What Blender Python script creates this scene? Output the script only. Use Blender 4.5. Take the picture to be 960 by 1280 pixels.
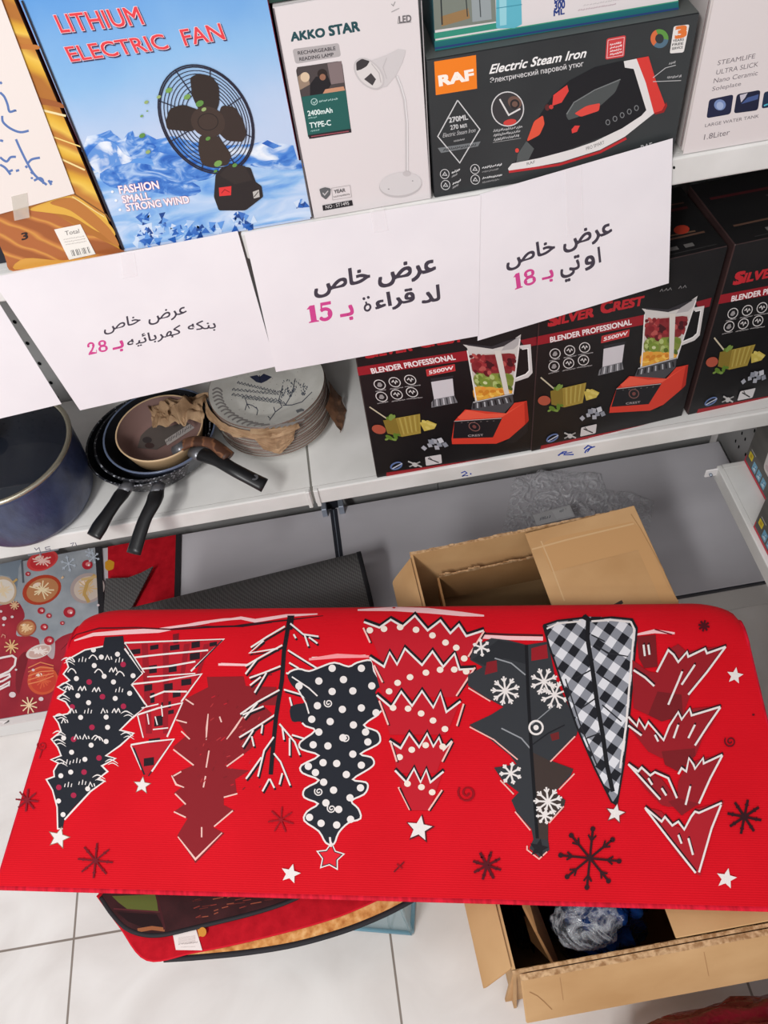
import bpy, bmesh, math, random
from mathutils import Vector, Matrix, noise
from mathutils.geometry import tessellate_polygon

for o in list(bpy.data.objects):
    bpy.data.objects.remove(o, do_unlink=True)
SC = bpy.context.scene
COL = SC.collection
random.seed(7)

# ------------------------------------------------------------------ camera
FPX, PITCH, ROLL = 1030.0, math.radians(53.2), math.atan2(132, 760)
EYE = Vector((0.0, 0.0, 1.65))
CR, SR = math.cos(ROLL), math.sin(ROLL)
FWD = Vector((0, math.cos(PITCH), -math.sin(PITCH)))
DWN = Vector((0, -math.sin(PITCH), -math.cos(PITCH)))
RGT = Vector((1, 0, 0))
cam_data = bpy.data.cameras.new('camera')
cam = bpy.data.objects.new('camera', cam_data)
COL.objects.link(cam)
cam_data.sensor_fit = 'VERTICAL'
cam_data.sensor_height = 32.0
cam_data.lens = FPX / 1280.0 * 32.0
cam_data.clip_start = 0.02
ax = RGT * CR + DWN * SR
ay = -(DWN * CR - RGT * SR)
az = -FWD
M = Matrix((ax, ay, az)).transposed().to_4x4()
M.translation = EYE
cam.matrix_world = M
SC.camera = cam

# ------------------------------------------------------------------ light
SC.view_settings.view_transform = 'Standard'
SC.view_settings.look = 'None'
SC.view_settings.gamma = 1.0
SC.view_settings.use_curve_mapping = False
SC.view_settings.exposure = 0.0
world = bpy.data.worlds.new('shop_ambient')
world.use_nodes = True
world.node_tree.nodes['Background'].inputs[0].default_value = (0.98, 0.97, 1.0, 1)
world.node_tree.nodes['Background'].inputs[1].default_value = 0.48
SC.world = world


def ceiling_lamp(x, y, z, sx, sy, power, tilt=0.0):
    ld = bpy.data.lights.new('ceiling_tube_light', 'AREA')
    ld.shape = 'RECTANGLE'
    ld.size, ld.size_y = sx, sy
    ld.energy = power
    ld.color = (1.0, 0.995, 0.985)
    lo = bpy.data.objects.new('ceiling_tube_light', ld)
    COL.objects.link(lo)
    lo.location = (x, y, z)
    lo.rotation_euler = (tilt, 0, 0)
    return lo


ceiling_lamp(-0.75, 0.15, 2.75, 1.3, 0.25, 7, math.radians(8))
ceiling_lamp(-1.3, -1.6, 3.1, 0.3, 1.3, 84, math.radians(25))
ceiling_lamp(-0.3, -3.0, 2.6, 1.6, 0.3, 18, math.radians(48))


# ------------------------------------------------------------------ helpers
def ray(px, py):
    u, w = px - 480.0, py - 640.0
    return FWD * FPX + RGT * (u * CR - w * SR) + DWN * (u * SR + w * CR)


def onZ(px, py, z):
    d = ray(px, py)
    return EYE + d * ((z - EYE.z) / d.z)


def onY(px, py, y):
    d = ray(px, py)
    return EYE + d * ((y - EYE.y) / d.y)


def onX(px, py, x):
    d = ray(px, py)
    return EYE + d * ((x - EYE.x) / d.x)


def onP(px, py, p0, n):
    d = ray(px, py)
    return EYE + d * ((p0 - EYE).dot(n) / d.dot(n))


def lin(c):
    out = []
    for v in c[:3]:
        v = v / 255.0
        out.append(v / 12.92 if v <= 0.04045 else ((v + 0.055) / 1.055) ** 2.4)
    return (out[0], out[1], out[2], 1.0)


MATS = {}


def paint(rgb, rough=0.5, spec=0.3, metal=0.0, name=None):
    key = (tuple(int(c) for c in rgb), rough, spec, metal)
    if key in MATS:
        return MATS[key]
    m = bpy.data.materials.new(name or 'paint_%d_%d_%d' % key[0])
    m.use_nodes = True
    b = m.node_tree.nodes['Principled BSDF']
    b.inputs['Base Color'].default_value = lin(rgb)
    b.inputs['Roughness'].default_value = rough
    b.inputs['Specular IOR Level'].default_value = spec
    b.inputs['Metallic'].default_value = metal
    m.diffuse_color = lin(rgb)
    MATS[key] = m
    return m


def noisy(name, stops, scale=20.0, detail=4.0, rough=0.5, spec=0.3, bump=0.0, bscale=None, stretch=(1, 1, 1), rot=(0, 0, 0),
          metal=0.0, kind='noise', distortion=0.0, bdist=0.002):
    """Principled material whose colour is a ramp over noise or waves in object space."""
    m = bpy.data.materials.new(name)
    m.use_nodes = True
    nt = m.node_tree
    b = nt.nodes['Principled BSDF']
    tc = nt.nodes.new('ShaderNodeTexCoord')
    mp = nt.nodes.new('ShaderNodeMapping')
    mp.inputs['Scale'].default_value = stretch
    mp.inputs['Rotation'].default_value = rot
    nt.links.new(tc.outputs['Object'], mp.inputs['Vector'])
    if kind == 'noise':
        t = nt.nodes.new('ShaderNodeTexNoise')
        t.inputs['Scale'].default_value = scale
        t.inputs['Detail'].default_value = detail
        t.inputs['Distortion'].default_value = distortion
    else:
        t = nt.nodes.new('ShaderNodeTexWave')
        t.inputs['Scale'].default_value = scale
        t.inputs['Detail'].default_value = detail
        t.inputs['Distortion'].default_value = distortion
    nt.links.new(mp.outputs['Vector'], t.inputs['Vector'])
    r = nt.nodes.new('ShaderNodeValToRGB')
    els = r.color_ramp.elements
    while len(els) < len(stops):
        els.new(0.5)
    for e, (p, c) in zip(els, stops):
        e.position = p
        e.color = lin(c)
    nt.links.new(t.outputs['Fac'], r.inputs['Fac'])
    nt.links.new(r.outputs['Color'], b.inputs['Base Color'])
    b.inputs['Roughness'].default_value = rough
    b.inputs['Specular IOR Level'].default_value = spec
    b.inputs['Metallic'].default_value = metal
    if bump:
        t2 = nt.nodes.new('ShaderNodeTexNoise')
        t2.inputs['Scale'].default_value = bscale or scale * 4
        t2.inputs['Detail'].default_value = 3
        nt.links.new(mp.outputs['Vector'], t2.inputs['Vector'])
        bp = nt.nodes.new('ShaderNodeBump')
        bp.inputs['Strength'].default_value = bump
        bp.inputs['Distance'].default_value = bdist
        nt.links.new(t2.outputs['Fac'], bp.inputs['Height'])
        nt.links.new(bp.outputs['Normal'], b.inputs['Normal'])
    m.diffuse_color = lin(stops[0][1])
    return m


def glassy(name, rgb, alpha, rough=0.15, spec=0.6, bump=0.0, bscale=40.0):
    """Thin clear plastic: mostly see-through, with a glossy skin."""
    m = bpy.data.materials.new(name)
    m.use_nodes = True
    nt = m.node_tree
    b = nt.nodes['Principled BSDF']
    b.inputs['Base Color'].default_value = lin(rgb)
    b.inputs['Roughness'].default_value = rough
    b.inputs['Specular IOR Level'].default_value = spec
    b.inputs['Alpha'].default_value = alpha
    if bump:
        tc = nt.nodes.new('ShaderNodeTexCoord')
        t2 = nt.nodes.new('ShaderNodeTexNoise')
        t2.inputs['Scale'].default_value = bscale
        t2.inputs['Detail'].default_value = 4
        t2.inputs['Distortion'].default_value = 1.5
        nt.links.new(tc.outputs['Object'], t2.inputs['Vector'])
        bp = nt.nodes.new('ShaderNodeBump')
        bp.inputs['Strength'].default_value = bump
        bp.inputs['Distance'].default_value = 0.01
        nt.links.new(t2.outputs['Fac'], bp.inputs['Height'])
        nt.links.new(bp.outputs['Normal'], b.inputs['Normal'])
    return m


def streaky(name, rgb, lo, hi, scale=30.0, rough=0.1):
    """Crinkled clear film: mostly clear, its white highlights put in as opaque streaks."""
    m = glassy(name, rgb, lo, rough, 0.9, 1.0, scale)
    nt = m.node_tree
    tc = nt.nodes.new('ShaderNodeTexCoord')
    t = nt.nodes.new('ShaderNodeTexNoise')
    t.inputs['Scale'].default_value = scale
    t.inputs['Detail'].default_value = 5
    t.inputs['Distortion'].default_value = 2.5
    nt.links.new(tc.outputs['Object'], t.inputs['Vector'])
    r = nt.nodes.new('ShaderNodeValToRGB')
    e = r.color_ramp.elements
    e[0].position, e[0].color = 0.42, (lo, lo, lo, 1)
    e[1].position, e[1].color = 0.60, (lo, lo, lo, 1)
    k = e.new(0.51)
    k.color = (hi, hi, hi, 1)  # denser alpha streaks paint the white highlights of the film
    nt.links.new(t.outputs['Fac'], r.inputs['Fac'])
    nt.links.new(r.outputs['Color'], nt.nodes['Principled BSDF'].inputs['Alpha'])
    return m


class MB:
    """Collects faces with materials and links them as ONE mesh object."""

    def __init__(self):
        self.v, self.f, self.m, self.s, self.mats = [], [], [], [], []

    def mi(self, mat):
        if mat not in self.mats:
            self.mats.append(mat)
        return self.mats.index(mat)

    def face(self, pts, mat, smooth=False):
        i = len(self.v)
        self.v += [Vector(p) for p in pts]
        self.f.append(tuple(range(i, i + len(pts))))
        self.m.append(self.mi(mat))
        self.s.append(smooth)

    def mesh(self, verts, faces, mat, smooth=False):
        i = len(self.v)
        k = self.mi(mat)
        self.v += [Vector(p) for p in verts]
        for f in faces:
            self.f.append(tuple(a + i for a in f))
            self.m.append(k)
            self.s.append(smooth)

    def bm(self, bm, mat, smooth=False):
        bm.verts.index_update()
        self.mesh([v.co.copy() for v in bm.verts], [[v.index for v in f.verts] for f in bm.faces], mat, smooth)
        bm.free()

    def hexa(self, c, mat, bevel=0.0, seg=1, smooth=False):
        """Box from eight corners: four bottom, four top, both counter-clockwise."""
        b = bmesh.new()
        vs = [b.verts.new(p) for p in c]
        for q in ((3, 2, 1, 0), (4, 5, 6, 7), (0, 1, 5, 4), (1, 2, 6, 5), (2, 3, 7, 6), (3, 0, 4, 7)):
            b.faces.new([vs[i] for i in q])
        if bevel:
            bmesh.ops.bevel(b, geom=list(b.edges), offset=bevel, segments=seg, affect='EDGES', profile=0.5)
        bmesh.ops.recalc_face_normals(b, faces=b.faces)
        self.bm(b, mat, smooth)

    def box(self, p0, p1, mat, bevel=0.0, seg=1):
        (x0, y0, z0), (x1, y1, z1) = p0, p1
        self.hexa([(x0, y0, z0), (x1, y0, z0), (x1, y1, z0), (x0, y1, z0),
                   (x0, y0, z1), (x1, y0, z1), (x1, y1, z1), (x0, y1, z1)], mat, bevel, seg)

    def prism(self, pts, vec, mat):
        """A flat outline given thickness along vec."""
        vec = Vector(vec)
        n = len(pts)
        a = [Vector(p) for p in pts]
        tris = tessellate_polygon([a])
        v = a + [p + vec for p in a]
        f = [tuple(t) for t in tris] + [tuple(i + n for i in t) for t in tris]
        f += [(i, (i + 1) % n, (i + 1) % n + n, i + n) for i in range(n)]
        b = bmesh.new()
        bv = [b.verts.new(p) for p in v]
        for q in f:
            try:
                b.faces.new([bv[i] for i in q])
            except ValueError:
                pass
        bmesh.ops.recalc_face_normals(b, faces=b.faces)
        self.bm(b, mat)

    def lathe(self, prof, c, mat, n=48, smooth=True, axis=None):
        c = Vector(c)
        q = Vector((0, 0, 1)).rotation_difference(Vector(axis)) if axis else None
        v, f = [], []
        for r, z in prof:
            for k in range(n):
                a = 2 * math.pi * k / n
                p = Vector((r * math.cos(a), r * math.sin(a), z))
                v.append(c + (q @ p if q else p))
        for i in range(len(prof) - 1):
            for k in range(n):
                k2 = (k + 1) % n
                f.append((i * n + k, i * n + k2, (i + 1) * n + k2, (i + 1) * n + k))
        self.mesh(v, f, mat, smooth)

    def tube(self, path, radii, mat, n=10, flat=1.0, up=(0, 0, 1), smooth=True):
        """Tapering bar along a path; flat squeezes the section along up."""
        path = [Vector(p) for p in path]
        if not isinstance(radii, (list, tuple)):
            radii = [radii] * len(path)
        v, f = [], []
        upv = Vector(up)
        for i, p in enumerate(path):
            t = (path[min(i + 1, len(path) - 1)] - path[max(i - 1, 0)]).normalized()
            s = t.cross(upv)
            s = s.normalized() if s.length > 1e-6 else Vector((1, 0, 0))
            w = s.cross(t).normalized()
            for k in range(n):
                a = 2 * math.pi * k / n
                v.append(p + s * (radii[i] * math.cos(a)) + w * (radii[i] * flat * math.sin(a)))
        m = len(path)
        for i in range(m - 1):
            for k in range(n):
                k2 = (k + 1) % n
                f.append((i * n + k, i * n + k2, (i + 1) * n + k2, (i + 1) * n + k))
        f.append(tuple(range(n - 1, -1, -1)))
        f.append(tuple((m - 1) * n + k for k in range(n)))
        self.mesh(v, f, mat, smooth)

    def grid(self, rows, mat, smooth=True):
        nr, nc = len(rows), len(rows[0])
        v = [p for r in rows for p in r]
        f = [(i * nc + j, i * nc + j + 1, (i + 1) * nc + j + 1, (i + 1) * nc + j) for i in range(nr - 1) for j in range(nc - 1)]
        self.mesh(v, f, mat, smooth)

    def build(self, name, parent=None, base=None):
        base = Vector(base) if base is not None else (parent_origin(parent) if parent else Vector((0, 0, 0)))
        me = bpy.data.meshes.new(name)
        me.from_pydata([tuple(p - base) for p in self.v], [], self.f)
        for m in self.mats:
            me.materials.append(m)
        me.polygons.foreach_set('material_index', self.m)
        me.polygons.foreach_set('use_smooth', self.s)
        me.update()
        ob = bpy.data.objects.new(name, me)
        COL.objects.link(ob)
        if parent:
            ob.parent = parent
        else:
            ob.location = base
        return ob


def parent_origin(o):
    p = Vector(o.location)
    while o.parent:
        o = o.parent
        p = p + Vector(o.location)
    return p


def tag(o, label, cat, group=None):
    o['label'], o['category'] = label, cat
    if group:
        o['group'] = group
    return o


def thing(name, label, cat, loc, group=None):
    o = bpy.data.objects.new(name, None)
    o.empty_display_size = 0.05
    COL.objects.link(o)
    o.location = loc
    return tag(o, label, cat, group)


def structure(o):
    o['kind'] = 'structure'
    return o


# ------------------------------------------------------------------ printing on surfaces
TXT = {}


def text_shape(s):
    key = s
    if key not in TXT:
        cu = bpy.data.curves.new('lettering', 'FONT')
        cu.body = s
        cu.resolution_u = 3
        ob = bpy.data.objects.new('lettering', cu)
        me = bpy.data.meshes.new_from_object(ob)
        vs = [(v.co.x, v.co.y) for v in me.vertices]
        fs = [tuple(p.vertices) for p in me.polygons]
        bpy.data.objects.remove(ob)
        bpy.data.curves.remove(cu)
        bpy.data.meshes.remove(me)
        TXT[key] = (vs, fs)
    return TXT[key]


class Print:
    """Flat print on a surface: place(x, y) gives the surface point of a spot of the artwork."""
    STEP = 0.00005

    def __init__(self, mb, place, normal, zoom=None, split=None, rough=0.5, spec=0.3):
        self.mb, self.place, self.normal = mb, place, normal
        self.zoom = zoom or (0, 0, 1.0)
        self.split = split
        self.rough, self.spec = rough, spec
        self.layer, self.sub = 1, 0

    def at(self, x, y, s):
        self.zoom = (x, y, float(s))
        return self

    def q(self, p):
        x, y, s = self.zoom
        return (x + p[0] / s, y + p[1] / s)

    def col(self, c):
        return c if isinstance(c, bpy.types.Material) else paint(c, self.rough, self.spec)

    def emit(self, tris, mat):
        if self.split:
            lim, ln = self.split
            out, todo = [], list(tris)
            while todo:
                t = todo.pop()
                d = [math.dist(t[i], t[(i + 1) % 3]) for i in range(3)]
                k = d.index(max(d))
                if min(p[1] for p in t) < lim and d[k] > ln:
                    a, b, c = t[k], t[(k + 1) % 3], t[(k + 2) % 3]
                    mid = ((a[0] + b[0]) / 2, (a[1] + b[1]) / 2)
                    todo += [(a, mid, c), (mid, b, c)]
                else:
                    out.append(t)
            tris = out
        self.sub = (self.sub + 1) % 11
        k = self.layer * self.STEP + self.sub * 0.000004
        for t in tris:
            pts = []
            for p in t:
                w = self.place(p[0], p[1])
                if w is None:
                    break
                pts.append(w + self.normal(w) * k)
            else:
                nn = (pts[1] - pts[0]).cross(pts[2] - pts[0])
                if nn.dot(self.normal(pts[0])) < 0:
                    pts.reverse()
                self.mb.face(pts, mat)
        return self

    def up(self, n=1):
        self.layer += n
        self.sub = 0
        return self

    def poly(self, pts, c):
        pts = [self.q(p) for p in pts]
        v3 = [Vector((p[0], p[1], 0)) for p in pts]
        self.emit([tuple(pts[i] for i in t) for t in tessellate_polygon([v3])], self.col(c))
        return self

    def ell(self, x, y, rx, ry=None, c=(0, 0, 0), rot=0.0, n=20):
        ry = rx if ry is None else ry
        ca, sa = math.cos(rot), math.sin(rot)
        pts = []
        for k in range(n):
            a = 2 * math.pi * k / n
            ex, ey = rx * math.cos(a), ry * math.sin(a)
            pts.append((x + ex * ca - ey * sa, y + ex * sa + ey * ca))
        return self.poly(pts, c)

    def ring(self, x, y, rx, ry, w, c, rot=0.0, n=32, a0=0.0, a1=2 * math.pi):
        ca, sa = math.cos(rot), math.sin(rot)
        pts = []
        for k in range(n + 1):
            a = a0 + (a1 - a0) * k / n
            ex, ey = rx * math.cos(a), ry * math.sin(a)
            pts.append((x + ex * ca - ey * sa, y + ex * sa + ey * ca))
        return self.line(pts, w, c)

    def line(self, pts, w, c, taper=False):
        """A brush stroke of width w through the points."""
        pts = [p for i, p in enumerate(pts) if i == 0 or math.dist(p, pts[i - 1]) > 1e-6]
        n = len(pts)
        if n < 2:
            return self
        L, R = [], []
        for i in range(n):
            a, b = pts[max(i - 1, 0)], pts[min(i + 1, n - 1)]
            d1 = (pts[i][0] - a[0], pts[i][1] - a[1])
            d2 = (b[0] - pts[i][0], b[1] - pts[i][1])
            l1, l2 = math.hypot(*d1) or 1, math.hypot(*d2) or 1
            if i == 0:
                d = (d2[0] / l2, d2[1] / l2)
                k = 1.0
            elif i == n - 1:
                d = (d1[0] / l1, d1[1] / l1)
                k = 1.0
            else:
                d = (d1[0] / l1 + d2[0] / l2, d1[1] / l1 + d2[1] / l2)
                ld = math.hypot(*d)
                if ld < 0.5:
                    d = (d1[0] / l1, d1[1] / l1)
                    k = 1.0
                else:
                    d = (d[0] / ld, d[1] / ld)
                    k = min(1.6, 2.0 / ld)
            h = w / 2 * k
            if taper:
                h *= max(0.25, math.sin(math.pi * (i + 0.5) / n))
            L.append((pts[i][0] - d[1] * h, pts[i][1] + d[0] * h))
            R.append((pts[i][0] + d[1] * h, pts[i][1] - d[0] * h))
        tris = []
        for i in range(n - 1):
            a, b, cc, dd = self.q(L[i]), self.q(L[i + 1]), self.q(R[i + 1]), self.q(R[i])
            tris += [(a, b, cc), (a, cc, dd)]
        self.emit(tris, self.col(c))
        return self

    def loop(self, pts, w, c):
        return self.line(list(pts) + [pts[0]], w, c)

    def star(self, x, y, r, c, rot=0.0, inner=0.45):
        pts = []
        for k in range(10):
            a = rot - math.pi / 2 + math.pi * k / 5
            rr = r if k % 2 == 0 else r * inner
            pts.append((x + rr * math.cos(a), y + rr * math.sin(a)))
        return self.poly(pts, c)

    def flake(self, x, y, r, w, c, arms=8, rot=0.2, tick=0.3, sq=1.0):
        for k in range(arms):
            a = rot + 2 * math.pi * k / arms
            ca, sa = math.cos(a), math.sin(a) * sq
            self.line([(x, y), (x + r * ca, y + r * sa)], w, c)
            if tick:
                for s in (-1, 1):
                    b = a + s * 0.6
                    x0, y0 = x + r * 0.62 * ca, y + r * 0.62 * sa
                    self.line([(x0, y0), (x0 + r * tick * math.cos(b), y0 + r * tick * math.sin(b) * sq)], w * 0.8, c)
        return self

    def swirl(self, x, y, r, w, c, turns=1.6, a0=0.0):
        n = 22
        return self.line([(x + r * (0.15 + 0.85 * k / n) * math.cos(a0 + turns * 2 * math.pi * k / n),
                           y + r * (0.15 + 0.85 * k / n) * math.sin(a0 + turns * 2 * math.pi * k / n)) for k in range(n + 1)], w, c)

    def text(self, s, bl, br, tl, c, bold=0.0, bbox=False):
        """Lettering whose baseline runs bl to br and whose capitals reach tl (bbox: its full outline fits instead)."""
        vs, fs = text_shape(s)
        xs = [v[0] for v in vs]
        ys = [v[1] for v in vs]
        x0, x1 = min(xs), max(xs)
        y0, y1 = (min(ys), max(ys)) if bbox else (0.0, 0.70)
        bl, br, tl = self.q(bl), self.q(br), self.q(tl)
        ex = ((br[0] - bl[0]) / (x1 - x0), (br[1] - bl[1]) / (x1 - x0))
        ey = ((tl[0] - bl[0]) / (y1 - y0), (tl[1] - bl[1]) / (y1 - y0))
        k = bold * 0.9
        for dx, dy in (((0, 0),) if bold <= 0 else ((-k, -k), (k, -k), (-k, k), (k, k), (0, 0))):
            p = [(bl[0] + ex[0] * (x - x0 + dx) + ey[0] * (y - y0 + dy), bl[1] + ex[1] * (x - x0 + dx) + ey[1] * (y - y0 + dy)) for x, y in vs]
            self.emit([(p[f[0]], p[f[t]], p[f[t + 1]]) for f in fs for t in range(1, len(f) - 1)], self.col(c))
        return self

    def scribble(self, bl, br, tl, c, w, n=14, seed=1):
        """Printing too small to read: short broken strokes along a line."""
        rnd = random.Random(seed)
        x = 0.0
        while x < 1.0:
            d = rnd.uniform(0.5, 1.2) / n
            h0, h1 = rnd.uniform(0, .35), rnd.uniform(.65, 1)
            a = (bl[0] + (br[0] - bl[0]) * x + (tl[0] - bl[0]) * h0, bl[1] + (br[1] - bl[1]) * x + (tl[1] - bl[1]) * h0)
            x2 = min(1.0, x + d * 0.6)
            b = (bl[0] + (br[0] - bl[0]) * x2 + (tl[0] - bl[0]) * h1, bl[1] + (br[1] - bl[1]) * x2 + (tl[1] - bl[1]) * h1)
            self.line([a, (b[0], a[1] + (b[1] - a[1]) * .5), b], w, c)
            x += d
        return self


def clip_convex(poly, clip):
    """Part of poly inside a convex outline."""
    area = sum(clip[i][0] * clip[(i + 1) % len(clip)][1] - clip[(i + 1) % len(clip)][0] * clip[i][1] for i in range(len(clip)))
    sg = 1 if area > 0 else -1
    out = poly
    for i in range(len(clip)):
        a, b = clip[i], clip[(i + 1) % len(clip)]
        src, out = out, []

        def side(p):
            return sg * ((b[0] - a[0]) * (p[1] - a[1]) - (b[1] - a[1]) * (p[0] - a[0]))
        for j in range(len(src)):
            p, r = src[j], src[(j + 1) % len(src)]
            sp, sr = side(p), side(r)
            if sp >= 0:
                out.append(p)
            if sp * sr < 0:
                t = sp / (sp - sr)
                out.append((p[0] + (r[0] - p[0]) * t, p[1] + (r[1] - p[1]) * t))
        if len(out) < 3:
            return []
    return out


def rounded(pts, r=0.18, n=4):
    """Corner-rounded version of an outline."""
    out = []
    m = len(pts)
    for i in range(m):
        a, b, c = pts[i - 1], pts[i], pts[(i + 1) % m]
        d = min(math.dist(a, b), math.dist(b, c)) * r
        p0 = (b[0] + (a[0] - b[0]) * d / math.dist(a, b), b[1] + (a[1] - b[1]) * d / math.dist(a, b))
        p1 = (b[0] + (c[0] - b[0]) * d / math.dist(c, b), b[1] + (c[1] - b[1]) * d / math.dist(c, b))
        for k in range(n + 1):
            t = k / n
            out.append(((1 - t) ** 2 * p0[0] + 2 * t * (1 - t) * b[0] + t * t * p1[0],
                        (1 - t) ** 2 * p0[1] + 2 * t * (1 - t) * b[1] + t * t * p1[1]))
    return out


def curvy(pts, n=4, closed=True):
    """Rounded run of points through the given ones."""
    out = []
    m = len(pts)
    for i in range(m if closed else m - 1):
        if closed:
            a, b, c, d = pts[i - 1], pts[i], pts[(i + 1) % m], pts[(i + 2) % m]
        else:
            a, b, c, d = pts[max(i - 1, 0)], pts[i], pts[i + 1], pts[min(i + 2, m - 1)]
        for k in range(n):
            s = k / n
            out.append(tuple(.5 * ((2 * b[q]) + (c[q] - a[q]) * s + (2 * a[q] - 5 * b[q] + 4 * c[q] - d[q]) * s * s + (3 * b[q] - a[q] - 3 * c[q] + d[q]) * s ** 3) for q in (0, 1)))
    if not closed:
        out.append(tuple(pts[-1]))
    return out


NEG_Y = lambda w: Vector((0, -1, 0))
POS_Z = lambda w: Vector((0, 0, 1))
NEG_X = lambda w: Vector((-1, 0, 0))
WHITE = (236, 232, 234)

# ================================================================== SETTING
floor_mat = bpy.data.materials.new('glazed_floor_tiles')
floor_mat.use_nodes = True
nt = floor_mat.node_tree
bs = nt.nodes['Principled BSDF']
tc = nt.nodes.new('ShaderNodeTexCoord')
mp = nt.nodes.new('ShaderNodeMapping')
mp.inputs['Location'].default_value = (0.71 + 5.9, -0.374 + 5.9, 0)
nt.links.new(tc.outputs['Object'], mp.inputs['Vector'])
bk = nt.nodes.new('ShaderNodeTexBrick')
bk.offset = 0.0
bk.squash = 1.0
bk.inputs['Scale'].default_value = 1.0
bk.inputs['Brick Width'].default_value = 0.59
bk.inputs['Row Height'].default_value = 0.59
bk.inputs['Mortar Size'].default_value = 0.0024
bk.inputs['Mortar Smooth'].default_value = 0.3
bk.inputs['Color1'].default_value = (1, 1, 1, 1)
bk.inputs['Color2'].default_value = (0.97, 0.97, 0.97, 1)
bk.inputs['Mortar'].default_value = (0.32, 0.28, 0.25, 1)
nt.links.new(mp.outputs['Vector'], bk.inputs['Vector'])
ns = nt.nodes.new('ShaderNodeTexNoise')
ns.inputs['Scale'].default_value = 5.0
ns.inputs['Detail'].default_value = 6
ns.inputs['Distortion'].default_value = 1.2
nt.links.new(tc.outputs['Object'], ns.inputs['Vector'])
rp = nt.nodes.new('ShaderNodeValToRGB')
rp.color_ramp.elements[0].position, rp.color_ramp.elements[0].color = 0.3, lin((214, 208, 204))
rp.color_ramp.elements[1].position, rp.color_ramp.elements[1].color = 0.7, lin((232, 228, 225))
nt.links.new(ns.outputs['Fac'], rp.inputs['Fac'])
mx = nt.nodes.new('ShaderNodeMix')
mx.data_type = 'RGBA'
mx.blend_type = 'MULTIPLY'
mx.inputs[0].default_value = 1.0
nt.links.new(rp.outputs['Color'], mx.inputs[6])
nt.links.new(bk.outputs['Color'], mx.inputs[7])
nt.links.new(mx.outputs[2], bs.inputs['Base Color'])
bs.inputs['Roughness'].default_value = 0.28
bs.inputs['Specular IOR Level'].default_value = 0.35

m = MB()
m.mesh([(-4, -3.5, 0), (4, -3.5, 0), (4, 1.5, 0), (-4, 1.5, 0)], [(0, 1, 2, 3)], floor_mat)
structure(m.build('floor'))
m = MB()
m.box((-4, 1.4, 0), (4, 1.5, 3.1), paint((205, 203, 200), 0.8))
structure(m.build('wall_back'))

# ================================================================== SHELVING
steel_white = noisy('white_powder_coat', [(0.35, (214, 212, 208)), (0.65, (228, 226, 223))], scale=9, rough=0.38, spec=0.4)
deck_grey = noisy('grey_powder_coat_deck', [(0.3, (190, 187, 192)), (0.7, (203, 200, 205))], scale=3.0, rough=0.42, spec=0.35, stretch=(1, 2.2, 1))
panel_grey = noisy('grey_back_panel', [(0.3, (150, 149, 148)), (0.7, (164, 163, 162))], scale=4, rough=0.5)
panel_dark = paint((150, 154, 154), 0.55, 0.3)
hole_black = paint((14, 14, 16), 0.9, 0.1)
steel_dark = paint((44, 46, 54), 0.4, 0.5)
steel_pale = paint((168, 178, 192), 0.3, 0.5, 0.6)
YL = 0.893          # front plane of the shelves
ZS, ZU = 0.55, 1.064  # tops of the lower and the upper shelf
ZD, YD = 0.11, 0.807  # base deck
YB = 1.226          # face of the back panels


def perforate(mb, mat, x0, x1, z0, z1, y, step=0.05):
    z = z0
    while z <= z1:
        x = x0
        while x <= x1:
            r = 0.0035
            mb.face([(x + r * math.cos(a * math.pi / 3), y, z + r * 1.4 * math.sin(a * math.pi / 3)) for a in range(6)], mat)
            x += step
        z += step


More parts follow.
